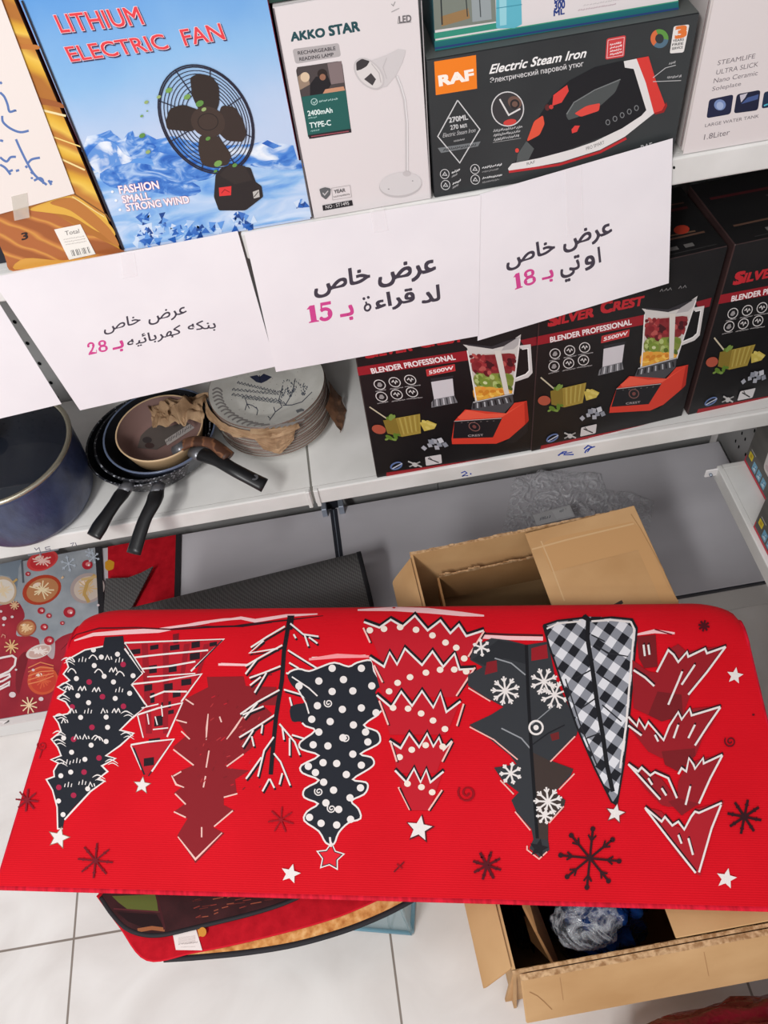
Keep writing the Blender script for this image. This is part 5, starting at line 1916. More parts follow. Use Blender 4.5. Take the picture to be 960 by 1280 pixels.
# front tongue of the liner, seen below the red mat
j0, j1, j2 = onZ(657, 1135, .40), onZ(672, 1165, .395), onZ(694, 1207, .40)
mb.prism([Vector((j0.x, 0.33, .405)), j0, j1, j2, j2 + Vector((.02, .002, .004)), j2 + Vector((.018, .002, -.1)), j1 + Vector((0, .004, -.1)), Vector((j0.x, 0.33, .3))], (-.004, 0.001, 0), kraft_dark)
ln = mb.build('torn_liner', t)
ln['label'] = 'torn inner cardboard'

# ---- things inside the carton
film = streaky('crinkled_clear_film', (226, 230, 236), 0.03, 0.34, 20)
black_film = noisy('black_plastic_wrap', [(0.4, (26, 26, 30)), (0.7, (44, 44, 50))], scale=20, rough=0.25, spec=0.6, bump=0.8, bscale=40, bdist=0.01)
blue_film = noisy('blue_plastic_wrap', [(0.35, (12, 36, 84)), (0.6, (24, 66, 134)), (0.78, (70, 120, 180))], scale=22, rough=0.2, spec=0.6, bump=0.8, bscale=45, bdist=0.01)


def bag(cx, cy, z0, rx, ry, h, mat, seed, n=26, crinkle=0.25, freq=18.0):
    """A soft crinkled packet: a squashed dome with folds and a flat foot."""
    b = MB()
    rows = []
    for i in range(n):
        v = i / (n - 1)
        th = math.pi * (0.02 + 0.96 * v)
        row = []
        for j in range(n * 2 + 1):
            a = 2 * math.pi * (j % (n * 2)) / (n * 2)
            r = math.sin(th) ** 0.6
            x, y, z = r * math.cos(a), r * math.sin(a), math.cos(th)
            s = Vector((x * 1.3 + seed * 3.7, y * 1.3, z * 1.3)) * freq * 0.12
            f = 1 + crinkle * (abs(noise.noise(s)) * 1.5 - .4) + crinkle * .5 * noise.noise(s * 3.1)
            row.append(Vector((cx + rx * x * f, cy + ry * y * f, max(z0, z0 + h * .5 + h * .5 * z * f))))
        rows.append(row)
    b.grid(rows, mat)
    return b


o = bag(0.180, 0.65, 0.010, 0.100, 0.09, 0.352, black_film, 2)
tag(o.build('wrapped_packet', None, Vector((.18, .65, .01))), 'dark plastic-wrapped packet inside the back of the carton', 'packet')
o = bag(0.108, 0.30, 0.010, 0.026, 0.09, 0.342, black_film, 5)
tag(o.build('wrapped_packet', None, Vector((.108, .30, .01))), 'dark plastic-wrapped packet inside the front left of the carton', 'packet')
cb = onZ(745, 1165, 0.375)
o = bag(0.222, 0.252, 0.012, 0.078, 0.088, 0.368, blue_film, 8)
tag(o.build('blue_bag', None, Vector((.235, .255, .012))), 'shiny blue plastic bag in the carton beside the cardboard flap', 'bag')
o = bag(cb.x - .012, cb.y + .012, 0.372, 0.046, 0.036, 0.045, film, 3, crinkle=.18, freq=11)
tag(o.build('clear_bag', None, Vector((cb.x, cb.y, .372))), 'crinkled clear plastic bag on top in the front of the carton', 'bag')

# ---- clear bag and label behind the carton
zb = ZD + 0.001
b = MB()
outline = [(640, 598), (664, 584), (700, 588), (752, 592), (758, 612), (790, 616), (818, 626), (812, 660), (806, 690), (800, 676), (720, 690), (630, 690), (628, 662), (634, 640)]
P0 = [onZ(a, q, zb) for a, q in outline]
cx = sum((v.x for v in P0)) / len(P0)
cy = sum((v.y for v in P0)) / len(P0)
rows = []
for i in range(15):
    s = 1 - i / 14 * 0.98
    row = []
    for j in range(len(P0) * 4 + 1):
        jj = j % (len(P0) * 4)
        a, c, u = P0[jj // 4], P0[(jj // 4 + 1) % len(P0)], (jj % 4) / 4
        q = a.lerp(c, u)
        x, y = cx + (q.x - cx) * s, cy + (q.y - cy) * s
        nn = Vector((x * 26, y * 26, 4.4))
        z = zb + (1 - s) ** .6 * 0.016 + (1 - s) ** .3 * 0.028 * abs(noise.noise(nn)) + 0.012 * (1 - s) ** .3 * noise.noise(nn * 2.7)
        row.append(Vector((x, min(y, YB - .04), max(zb, z))))
    rows.append(row)
b.grid(rows, streaky('clear_bag_film', (240, 240, 244), 0.05, 0.62, 26))
bagob = b.build('clear_bag', None, Vector((cx, cy, zb)))
tag(bagob, 'crumpled clear plastic bag lying on the deck behind the carton', 'bag')
b = MB()
q = lambda a, c: onZ(a, c, zb + .066)
b.prism([q(666, 644), q(712, 631), q(719, 646), q(671, 657)], (0, 0, .0005), paint((214, 214, 216), .5))
p = Print(b, lambda a, c: onZ(a, c, zb + .0666), POS_Z)
p.poly([(690, 639), (711, 633), (716, 644), (696, 649)], (228, 228, 230))
p.scribble((675, 651), (690, 647), (674, 647), (120, 124, 134), 1, 5, 50).scribble((700, 641), (708, 639), (699, 637), (150, 154, 160), 1, 4, 51)
b.build('bag_label', bagob)['label'] = 'white paper label'

# ---- grey boxes on the side shelf
zs = 0.3303


def side_box(name, label, corner, depth_y, wx, h):
    x, y = corner
    mb = MB()
    dark = noisy('printed_wood_grey', [(0.3, (84, 82, 78)), (0.7, (108, 105, 100))], scale=8, rough=.45, stretch=(1, .3, 3)) if 'printed_wood_grey' not in bpy.data.materials else bpy.data.materials['printed_wood_grey']
    mb.box((x + .0008, y - depth_y, zs), (x + wx, y, zs + h), paint((70, 68, 66), .5), .0015)
    mb.face([(x, y - .0008, zs + .0008), (x, y - depth_y + .0008, zs + .0008), (x, y - depth_y + .0008, zs + h - .001), (x, y - .0008, zs + h - .001)], dark)
    # artwork on the face: u runs toward the camera, v upward (metres)
    p = Print(mb, lambda u, v: Vector((x, y - u, zs + v)), NEG_X, rough=.4)
    D = depth_y
    p.poly([(.001, .001), (D - .001, .001), (D - .001, .0075), (.001, .0075)], (206, 40, 66))
    p.poly([(.001, .001), (.0035, .001), (.0035, .02), (.001, .02)], (206, 40, 66))
    p.poly(rounded([(.008, .024), (.024, .024), (.024, .040), (.008, .040)], .15), (226, 204, 44)).up()
    p.poly([(.0125, .028), (.0195, .028), (.0195, .0365), (.0125, .0365)], (196, 160, 30))
    p.line([(.010, .046), (.030, .046)], .0022, (190, 188, 184))
    for k in range(3):
        p.poly(rounded([(.030 + k * .020, .012), (.046 + k * .020, .012), (.046 + k * .020, .034), (.030 + k * .020, .034)], .12), (120, 176, 206))
    p.up()
    for k in range(3):
        p.poly([(.033 + k * .020, .016), (.043 + k * .020, .016), (.040 + k * .020, .030)], (196, 222, 232)).line([(.032 + k * .02, .020), (.044 + k * .02, .026)], .0016, (60, 110, 160))
    # white appliance picture
    p.poly(rounded([(.060, .050), (.130, .050), (.126, .120), (.104, .140), (.070, .136), (.056, .100)], .22), (222, 214, 210)).up()
    p.ell(.094, .098, .022, .026, (120, 116, 116)).up().ell(.094, .098, .015, .018, (60, 58, 60))
    p.ell(.072, .062, .008, .006, (208, 190, 190))
    p.line([(.05, .17), (.13, .17)], .006, (226, 226, 226))
    return tag(mb.build(name, None, Vector((x + wx / 2, y - depth_y / 2, zs))), label, 'box', 'grey boxes on the side shelf')


side_box('appliance_box', 'grey appliance box with yellow and blue labels, farther one on the white side shelf', (0.7195, 0.960), 0.148, 0.095, 0.26)
side_box('appliance_box', 'grey appliance box with yellow and blue labels, nearer one at the right photo edge', (0.6745, 0.806), 0.160, 0.135, 0.26)

# ================================================================== UNDER THE LEFT END OF THE RED MAT
c0 = onZ(515, 1167, 0.0)
dx, dy = Vector((-.974, .228, 0)), Vector((.228, .974, 0))
c0.z = 0.001
t = thing('storage_box', 'clear bluish plastic storage box on the floor under the pile of mats', 'box', c0 + dx * .17 + dy * .15)
clear_blue = glassy('clear_blue_plastic', (168, 200, 208), 0.24, 0.12, 0.6)
hz = 0.396
mb = MB()
LX, LY = 0.36, 0.30


def cor(u, v, z):
    return c0 + dx * u + dy * v + Vector((0, 0, z))


for (u0, v0), (u1, v1) in (((0, 0), (LX, 0)), ((LX, 0), (LX, LY)), ((LX, LY), (0, LY)), ((0, LY), (0, 0))):
    iu = 0.004
    a, b = cor(u0, v0, 0), cor(u1, v1, 0)
    ctr = cor(LX / 2, LY / 2, 0)
    d = (b - a).normalized()
    nrm = Vector((-d.y, d.x, 0))
    if nrm.dot(ctr - a) < 0:
        nrm = -nrm
    mb.hexa([a, b, b + nrm * .003, a + nrm * .003, a + Vector((0, 0, hz)), b + Vector((0, 0, hz)), b + nrm * .003 + Vector((0, 0, hz)), a + nrm * .003 + Vector((0, 0, hz))], clear_blue)
mb.prism([cor(.003, .003, .001), cor(LX - .003, .003, .001), cor(LX - .003, LY - .003, .001), cor(.003, LY - .003, .001)], (0, 0, .003), clear_blue)
mb.build('box_walls', t)
mb = MB()
mb.prism([cor(-.006, -.006, hz), cor(LX + .006, -.006, hz), cor(LX + .006, LY + .006, hz), cor(-.006, LY + .006, hz)], (0, 0, .008), glassy('clear_lid', (190, 208, 216), .6, .2, .5))
mb.build('box_lid', t)
mb = MB()
mb.tube([cor(0.0, 0.0, .002), cor(0, 0, hz - .004)], .004, clear_blue, 8)
mb.tube([cor(0.0, 0.0, .004), cor(LX, 0, .004)], .004, glassy('clear_blue_rim', (120, 170, 190), .7, .15), 8, up=(0, 1, 0))
mb.tube([cor(0.0, 0.0, .004), cor(0, LY, .004)], .004, glassy('clear_blue_foot', (120, 170, 190), .7, .15), 8, up=(1, 0, 0))
mb.build('box_rim', t)


# three mats piled on it
def pile_mat(name, label, outline, z, mat, hem_mat, hem_pts, hem_w, art=None):
    pts = [onZ(a, b, z) for a, b in outline]
    base = sum(pts, Vector()) / len(pts)
    mb = MB()
    mb.prism(pts, (0, 0, -0.003), mat)
    if art:
        art(Print(mb, lambda a, b: onZ(a, b, z), POS_Z, rough=.8, spec=.1))
    ob = mb.build(name, None, base)
    hb = MB()
    hp = [onZ(a, b, z - .0012) for a, b in hem_pts]
    hb.tube(hp, hem_w, hem_mat, 8, .55)
    h = hb.build('edge_binding', ob)
    h['label'] = 'stitched border'
    return tag(ob, label, 'mat', 'pile of mats under the red runner')


def smooth_px(pts, n=6):
    out = []
    for i in range(len(pts) - 1):
        a, b, c, d = pts[max(i - 1, 0)], pts[i], pts[i + 1], pts[min(i + 2, len(pts) - 1)]
        for k in range(n):
            s = k / n
            out.append(tuple(.5 * ((2 * b[q]) + (c[q] - a[q]) * s + (2 * a[q] - 5 * b[q] + 4 * c[q] - d[q]) * s * s + (3 * b[q] - a[q] - 3 * c[q] + d[q]) * s ** 3) for q in (0, 1)))
    out.append(pts[-1])
    return out


food = noisy('printed_bread_crust', [(0.3, (168, 104, 52)), (0.5, (206, 146, 84)), (0.7, (228, 180, 120))], scale=90, rough=.8, spec=.1)
fe = smooth_px([(205, 1199), (250, 1196), (310, 1190), (370, 1180), (430, 1163), (480, 1143), (520, 1122)])
pile_mat('doormat', 'bread-coloured mat with black border, lowest in the pile under the runner', fe + [(470, 1040), (180, 1090)], 0.4120, food, hem, fe, 0.0042)
re_ = smooth_px([(122, 1119), (150, 1157), (184, 1199), (240, 1190), (300, 1178), (380, 1158), (430, 1142), (476, 1122)])
pile_mat('doormat', 'red felt mat with white tag, middle of the pile under the runner', re_ + [(440, 1040), (150, 1070)], 0.4175, red_cloth, paint((196, 26, 42), .8, .1), re_, 0.0022)
tagm = MB()
zt = 0.4182
qq = lambda a, b: onZ(a, b, zt)
tagm.prism([qq(216, 1167), qq(245, 1161), qq(253, 1188), qq(220, 1187.5)], (0, 0, .0006), paint((228, 216, 212), .6))
p = Print(tagm, lambda a, b: onZ(a, b, zt + .0007), POS_Z).at(100, 1100, 4.8)
for i in range(5):
    p.scribble((590, 350 + i * 9), (690, 338 + i * 9), (590, 344 + i * 9), (186, 172, 168), 2, 14, 60 + i)
p.text('WELCOME', (592, 388), (704, 376), (591, 376), (150, 136, 132), .01) if False else p.scribble((592, 390), (704, 380), (591, 378), (150, 136, 132), 3, 9, 70)
p.scribble((604, 406), (690, 402), (604, 400), (190, 178, 172), 2, 12, 71)
red_mat = [o for o in bpy.data.objects if o.get('label', '').startswith('red felt mat')][0]
tagm.build('care_tag', red_mat)['label'] = 'small white care tag'
pl = smooth_px([(126, 1121), (140, 1142), (158, 1160), (180, 1168), (205, 1168), (240, 1160), (310, 1143), (352, 1130), (384, 1116)])


def plaid(p):
    p.poly([(140, 1120), (195, 1118), (198, 1141), (160, 1137), (148, 1128)], (92, 98, 48)).up()
    p.poly([(146, 1140), (196, 1143), (205, 1160), (180, 1160), (160, 1152)], (40, 26, 28))
    p.line([(172, 1163), (190, 1160), (206, 1162)], 5, (150, 92, 60))
    p.line([(195, 1116), (206, 1162)], 3, (70, 34, 38)).line([(142, 1136), (200, 1140)], 2, (84, 40, 44))
    rr = random.Random(4)
    for i in range(46):
        x = rr.uniform(240, 345)
        y = 1116 + rr.uniform(0, 1) * max(2, 36 - (x - 240) * .28)
        p.line([(x, y), (x + rr.uniform(5, 14), y - rr.uniform(1, 3))], 1.2, rr.choice([(130, 56, 48), (96, 44, 40), (150, 80, 60), (70, 30, 32)]))
    p.ell(253, 1165, 5, 6, (206, 140, 60))


pile_mat('doormat', 'dark plaid mat with green patch, topmost of the pile under the runner', pl + [(350, 1040), (160, 1070)], 0.4235,
         noisy('printed_dark_plaid', [(.3, (48, 28, 30)), (.7, (66, 36, 38))], scale=30, rough=.8, spec=.1), hem, pl, .0034, plaid)
mb = MB()
mb.prism([onZ(246, 1158, .4183), onZ(255, 1156, .4183), onZ(256.5, 1167, .4183), onZ(249, 1171, .4183)], (0, 0, .0008), paint((206, 146, 60), .6))
mb.build('orange_tab', red_mat)['label'] = 'small orange tab'

# ---- dark red wrapped bundle on the floor at the bottom right
redwrap = noisy('dark_red_film', [(0.35, (92, 12, 26)), (0.7, (142, 26, 44))], scale=9, rough=.22, spec=.6, bump=.8, bscale=30, bdist=.012)
o = bag(0.42, -0.030, 0.0, 0.265, 0.130, 0.235, redwrap, 11, 40, .14, 13)
tag(o.build('wrapped_bundle', None, Vector((.43, -.03, 0))), 'dark red plastic-wrapped bundle on the floor in front of the carton', 'bundle')

# ================================================================== THE RED RUNNER, FOLDED OVER THE CARTON
Z0 = 0.487
FL = onZ(0, 1113, Z0)
FR = onZ(960, 1140, Z0)
MU = (FR - FL).normalized()
MV = Vector((-MU.y, MU.x, 0))
U0, U1 = -0.008, 1.066
L0, EH0, EV = 0.366, 0.086, 0.0225      # flat depth, then half an ellipse back under
MZ = Vector((0, 0, 1))


def fold_depth(u):
    """How far the fold bulges back: a little less at the two ends."""
    k = min(1.0, max(0.0, min(u - U0, U1 - u)) / 0.07)
    return EH0 * (0.62 + 0.38 * math.sqrt(1 - (1 - k) ** 2))


def runner(u, v, off=0.0):
    """Point of the upper skin at u along the front edge and v back from it (v counts round the fold as an angle past L0)."""
    if v <= L0:
        return FL + MU * u + MV * v + MZ * off
    a = min((v - L0) / 0.05, math.pi)
    EH = fold_depth(u)
    n = Vector((math.sin(a) / EH, math.cos(a) / EV))
    n.normalize()
    return FL + MU * u + MV * (L0 + EH * math.sin(a) + off * n.x) + MZ * (-EV + EV * math.cos(a) + off * n.y)


def runner_hit(px, py):
    """Where the line of sight through a spot of the photo meets the runner."""
    d = ray(px, py)
    w = onZ(px, py, Z0)
    v = (w - FL).dot(MV)
    if v <= L0:
        return w
    # elliptic fold: solve in the (MV, Z) plane
    ov, oz = (EYE - FL).dot(MV) - L0, (EYE - FL).z + EV
    dv, dz = d.dot(MV), d.z
    EH = fold_depth((w - FL).dot(MU))
    A = (dv / EH) ** 2 + (dz / EV) ** 2
    B = 2 * (ov * dv / EH ** 2 + oz * dz / EV ** 2)
    Cq = (ov / EH) ** 2 + (oz / EV) ** 2 - 1
    D = B * B - 4 * A * Cq
    if D < 0:
        return None
    s = (-B - math.sqrt(D)) / (2 * A)
    return EYE + d * s


def runner_normal(w):
    v = (w - FL).dot(MV) - L0
    if v <= 0:
        return MZ
    z = w.z - (FL.z - EV)
    EH = fold_depth((w - FL).dot(MU))
    n = MV * (v / EH ** 2) + MZ * (z / EV ** 2)
    return n.normalized()


weave = bpy.data.materials.new('red_ribbed_weave')
weave.use_nodes = True
nt = weave.node_tree
b = nt.nodes['Principled BSDF']
tc = nt.nodes.new('ShaderNodeTexCoord')
mp = nt.nodes.new('ShaderNodeMapping')
mp.vector_type = 'TEXTURE'
mp.inputs['Rotation'].default_value = (0, 0, math.atan2(MU.y, MU.x))
nt.links.new(tc.outputs['Object'], mp.inputs['Vector'])
wv = nt.nodes.new('ShaderNodeTexWave')
wv.bands_direction = 'Y'
wv.inputs['Scale'].default_value = 110
wv.inputs['Distortion'].default_value = 0.6
nt.links.new(mp.outputs['Vector'], wv.inputs['Vector'])
nz = nt.nodes.new('ShaderNodeTexNoise')
nz.inputs['Scale'].default_value = 8
nt.links.new(tc.outputs['Object'], nz.inputs['Vector'])
rp = nt.nodes.new('ShaderNodeValToRGB')
rp.color_ramp.elements[0].position, rp.color_ramp.elements[0].color = 0.3, lin((204, 5, 24))
rp.color_ramp.elements[1].position, rp.color_ramp.elements[1].color = 0.7, lin((214, 8, 29))
nt.links.new(nz.outputs['Fac'], rp.inputs['Fac'])
nt.links.new(rp.outputs['Color'], b.inputs['Base Color'])
b.inputs['Roughness'].default_value = 0.62
b.inputs['Specular IOR Level'].default_value = 0.14
b.inputs['Sheen Weight'].default_value = 0.04
bp = nt.nodes.new('ShaderNodeBump')
bp.inputs['Strength'].default_value = 0.25
bp.inputs['Distance'].default_value = 0.0008
nt.links.new(wv.outputs['Fac'], bp.inputs['Height'])
nt.links.new(bp.outputs['Normal'], b.inputs['Normal'])

mb = MB()
THK = 0.0035
us = [U0 + 0.07 * k / 10 for k in range(10)] + [U0 + 0.07 + (U1 - U0 - 0.14) * k / 20 for k in range(20)] + [U1 - 0.07 + 0.07 * k / 10 for k in range(11)]
vs = [0.004 + (L0 - 0.004) * k / 12 for k in range(13)] + [L0 + 0.05 * math.pi * k / 26 for k in range(1, 27)]
VB = 0.055       # the lower half stops short of the front edge
back = [L0 - (L0 - VB) * k / 10 for k in range(1, 11)]


def skin(off):
    rows = []
    for u in us:
        r = [runner(u, v, off) for v in vs]
        for v in back:
            r.append(FL + MU * u + MV * v + MZ * (-2 * EV - off))
        rows.append(r)
    return rows


top_rows, low_rows = skin(0.0), skin(-THK)
mb.grid(top_rows, weave)
mb.grid(low_rows, weave)
for rowset in (0, -1):
    a, c = top_rows[rowset], low_rows[rowset]
    mb.grid([a, c], weave, False)
mb.grid([[r[0] for r in top_rows], [r[0] for r in low_rows]], weave, False)
mb.grid([[r[-1] for r in top_rows], [r[-1] for r in low_rows]], weave, False)
p = Print(mb, runner_hit, runner_normal, split=(850, 4.5), rough=0.62, spec=0.2)
p.layer = 4
A, B, C = (0, 740, 2.824), (280, 740, 2.824), (560, 740, 2.4)
BK, WH, PK = (34, 37, 45), (232, 224, 220), (246, 196, 198)
DR, RD2 = (136, 28, 36), (190, 24, 40)

# brushed ground lines near the fold
p.at(*A)
p.line([(262, 172), (330, 150), (440, 142), (560, 136), (640, 122), (740, 108)], 17, PK, True)
p.line([(600, 128), (700, 110), (790, 98), (868, 92)], 10, PK, True)
p.line([(215, 205), (270, 150), (350, 128), (480, 126), (600, 132), (700, 120), (860, 124)], 6, (96, 20, 30), True)
p.line([(600, 134), (740, 124), (860, 120), (960, 108)], 7, (44, 22, 30), True)
p.line([(780, 254), (890, 258)], 7, PK).line([(880, 296), (960, 292)], 5, (120, 20, 30))
p.at(*B)
p.line([(-10, 100), (60, 92), (110, 102), (220, 84), (330, 78)], 13, PK, True).line([(0, 124), (100, 112), (220, 100), (350, 84)], 6, (60, 20, 28), True)
p.line([(-20, 256), (90, 258)], 8, PK).line([(300, 238), (400, 226), (512, 228)], 16, (244, 150, 154), True).line([(310, 232), (500, 224)], 5, WH)
p.line([(472, 64), (600, 60), (720, 66), (840, 78), (918, 84)], 19, PK, True)
p.at(*C)
p.line([(100, 124), (180, 128), (285, 130)], 6, (70, 20, 28)).line([(100, 134), (180, 138), (285, 140)], 12, PK).line([(566, 128), (620, 118), (680, 124)], 12, PK, True).line([(620, 112), (672, 128)], 4, (110, 24, 34))
p.up()

# tree of dark red brushwork (behind its neighbours)
p.at(*A)
p.poly([(730, 300), (860, 298), (868, 332), (975, 336), (985, 400), (930, 400), (960, 430), (880, 522), (902, 540), (800, 622), (880, 630), (830, 662), (836, 712), (790, 726),
        (790, 752), (828, 772), (752, 830), (792, 852), (690, 958), (626, 860), (640, 836), (662, 800), (614, 776), (656, 746), (614, 710), (640, 690), (602, 650), (640, 630), (682, 612), (610, 548), (660, 505), (624, 452), (645, 382), (735, 336)], DR)
p.up()
for st in ([(735, 430), (730, 480), (728, 522)], [(738, 560), (728, 620)], [(726, 650), (718, 690)], [(712, 830), (712, 866)], [(628, 864), (690, 944), (784, 850)], [(654, 378), (684, 398)], [(622, 452), (660, 462)],
           [(640, 492), (670, 520)], [(612, 556), (684, 612)], [(606, 648), (622, 680), (650, 690)], [(640, 634), (612, 650)], [(618, 712), (656, 750)], [(614, 776), (656, 796)], [(800, 616), (860, 572)],
           [(790, 725), (838, 712)], [(756, 828), (822, 772)], [(868, 660), (905, 620)], [(775, 440), (782, 460)], [(800, 520), (830, 480), (870, 420)]):
    p.line(st, 7, (236, 190, 180), True)
for k in range(50):
    x, y = random.uniform(680, 930), random.uniform(360, 700)
    p.line([(x, y), (x + random.uniform(4, 16), y - random.uniform(3, 16))], 3.5, random.choice([(176, 50, 54), (190, 30, 44), (120, 26, 32), (130, 28, 36)]))
p.up()

# bushy black tree
bush = [(370, 160), (435, 155), (440, 196), (470, 242), (512, 285), (466, 328), (515, 410), (468, 442), (422, 487), (472, 498), (425, 540), (372, 576), (408, 586), (360, 612), (378, 632), (342, 660), (370, 666),
        (320, 702), (262, 760), (228, 800), (222, 836), (204, 836), (202, 760), (186, 700), (164, 662), (192, 652), (190, 632), (206, 604), (180, 592), (216, 578), (204, 548), (182, 520), (216, 492), (206, 462),
        (190, 440), (240, 430), (250, 416), (232, 388), (204, 376), (232, 352), (204, 336), (246, 312), (224, 290), (242, 266), (234, 242), (300, 205), (364, 192)]
p.poly(bush, BK).up()
p.line(bush[20:45] + [bush[45], (364, 192)], 5, WH)
p.line([(512, 410), (468, 444), (424, 488), (472, 499), (425, 542), (374, 578), (408, 588), (360, 614), (380, 634), (344, 662), (370, 668), (320, 704), (228, 804)], 6, WH)
p.line([(440, 200), (505, 288), (466, 328), (516, 408)], 6, WH)
for x, y in ((330, 205), (415, 220), (333, 260), (470, 296), (368, 298), (270, 306), (401, 318), (458, 358), (407, 376), (313, 391), (275, 366), (285, 443), (375, 442), (380, 478), (225, 516), (322, 541), (375, 528), (253, 566), (300, 591), (250, 636), (215, 649), (310, 695), (207, 738), (223, 786), (358, 230)):
    p.ell(x, y, 9, 9, WH, 0, 10)
for x, y in ((315, 318), (362, 370), (435, 256), (325, 478), (255, 406), (260, 520), (297, 636), (260, 718), (208, 690), (350, 586), (436, 404)):
    p.ell(x, y, 10, 10, (168, 36, 70), 0, 10)
for x, y in ((250, 240), (290, 238), (330, 232), (380, 232), (420, 240), (255, 280), (350, 282), (400, 276), (425, 290), (245, 340), (290, 342), (340, 346), (420, 345), (255, 420), (310, 420), (365, 420), (410, 420), (225, 455), (270, 512), (300, 512), (340, 516), (235, 600), (270, 595), (350, 520), (240, 680), (290, 672), (320, 680)):
    k = random.choice((1, 2, 3, 4))
    if k == 1:
        p.line(curvy([(x - 14, y + 7), (x - 6, y - 7), (x, y + 6), (x + 8, y - 8), (x + 14, y + 6)], 3, False), 4, WH)
    elif k == 2:
        for s_ in (-12, 0, 11):
            p.line([(x + s_, y + 9), (x + s_ + 3, y - 9 + abs(s_) * .5)], 4.5, WH, True)
    elif k == 3:
        p.line(curvy([(x - 16, y + 4), (x - 4, y - 9), (x + 8, y - 3), (x + 14, y + 8)], 3, False), 4, WH)
    else:
        p.line([(x - 8, y + 9), (x - 1, y - 8), (x + 7, y + 8)], 4, WH).line([(x + 12, y - 4), (x + 15, y + 7)], 4, WH)
for x, y in ((230, 242), (225, 330), (215, 372), (205, 440), (200, 500), (200, 530), (205, 600), (440, 430), (440, 505), (385, 600), (340, 655)):
    p.line(curvy([(x - 14, y), (x + 6, y - 9), (x + 32, y + 6)], 4, False), 4.5, WH, True)
    p.line(curvy([(x - 4, y + 10), (x + 14, y + 4), (x + 34, y + 16)], 4, False), 3.5, WH, True)
p.star(208, 868, 42, (150, 120, 100), 0.25).up().star(208, 868, 36, WH, 0.25)

# plaid tree
pl1 = [[(440, 178), (790, 166), (672, 282), (712, 290), (650, 386), (646, 392), (588, 515), (498, 515), (484, 432), (520, 402), (464, 328), (506, 288)], [(462, 538), (616, 518), (516, 652)]]
for q in pl1:
    p.poly(q, (186, 26, 40))
p.poly([(610, 150), (632, 146), (630, 182), (612, 182)], (120, 22, 34))
p.up()
for (x, y, w_, h_) in ((456, 205, 40, 18), (530, 190, 30, 16), (600, 190, 34, 18), (676, 178, 30, 22), (520, 262, 34, 28), (590, 258, 34, 28), (670, 218, 36, 24), (740, 180, 26, 14), (510, 330, 28, 22), (580, 326, 30, 24), (640, 310, 36, 22), (520, 360, 26, 36), (570, 390, 34, 24), (610, 350, 28, 24), (545, 440, 30, 36), (525, 520, 40, 14), (508, 588, 36, 28), (590, 420, 24, 14)):
    p.poly([(x, y), (x + w_, y - 5), (x + w_, y + h_ - 5), (x, y + h_)], (36, 24, 32))
for x in (500, 575, 650, 720):
    p.poly([(x, 185), (x + 22, 182), (x + 22 - (x - 560) * .25, 300 if x > 600 else 500), (x + 4 - (x - 560) * .2, 300 if x > 600 else 500)], (150, 22, 36))
p.up()
for st in ([(440, 180), (790, 167), (674, 280)], [(470, 232), (560, 222), (735, 206)], [(500, 272), (600, 262), (690, 246)], [(440, 180), (510, 285)], [(466, 326), (560, 316), (712, 290), (640, 388)], [(520, 300), (690, 288)],
           [(466, 328), (520, 404)], [(530, 372), (580, 352), (660, 352)], [(486, 434), (560, 410), (644, 392), (590, 512)], [(486, 436), (506, 515)], [(540, 486), (594, 480)], [(462, 540), (520, 530), (614, 520), (536, 634)], [(462, 542), (500, 628)], [(500, 410), (560, 396)],
           [(520, 430), (526, 468)], [(570, 400), (574, 440)], [(548, 440), (556, 470)]):
    p.line(st, 6, WH, len(st) == 2)
p.line([(440, 186), (500, 280)], 5, BK).line([(472, 550), (510, 645)], 6, BK).line([(466, 336), (512, 406)], 6, BK).line([(786, 170), (690, 268)], 4, BK).line([(612, 520), (524, 650)], 4, BK)
p.star(502, 683, 34, (150, 110, 96), 0.1).up().star(502, 683, 29, WH, 0.1)

# branching bare tree
p.at(*B)
tw = [[(215, 122), (150, 160), (95, 196)], [(140, 172), (90, 216), (190, 200)], [(206, 188), (130, 230), (75, 262)], [(118, 236), (76, 290)], [(200, 262), (140, 286), (90, 304)], [(150, 286), (108, 356)], [(130, 300), (92, 330)],
      [(196, 346), (120, 388), (58, 432)], [(118, 392), (72, 446)], [(140, 404), (66, 434)], [(186, 430), (110, 480), (54, 514)], [(104, 488), (66, 548)], [(98, 510), (106, 545)], [(136, 468), (132, 500)], [(176, 512), (142, 560), (120, 652)], [(132, 584), (78, 660)],
      [(176, 570), (200, 600), (234, 684)], [(206, 640), (196, 680)], [(234, 112), (280, 150), (334, 158)], [(284, 150), (298, 192)], [(300, 160), (330, 182)], [(246, 150), (254, 164)], [(226, 206), (280, 240), (332, 272)], [(230, 250), (264, 270)],
      [(220, 286), (290, 322), (332, 366)], [(256, 330), (290, 372)], [(212, 345), (270, 362), (312, 392)], [(232, 372), (252, 452)], [(240, 410), (288, 430)], [(196, 466), (250, 530), (268, 576)], [(206, 478), (212, 522)], [(232, 516), (232, 578)], [(240, 505), (290, 520)], [(160, 660), (136, 704)], [(162, 660), (178, 692)]]
for st in tw:
    p.line([(x + 4, y + 7) for x, y in st], 7, (30, 24, 30))
p.up()
for st in tw:
    p.line(st, 6, WH)
p.line([(232, 88), (222, 150), (212, 210), (205, 310), (190, 400), (184, 440), (172, 560), (165, 645)], 15, (26, 24, 30), False)
p.line([(224, 88), (244, 88), (238, 130), (222, 130)], 8, (26, 24, 30))
p.up()

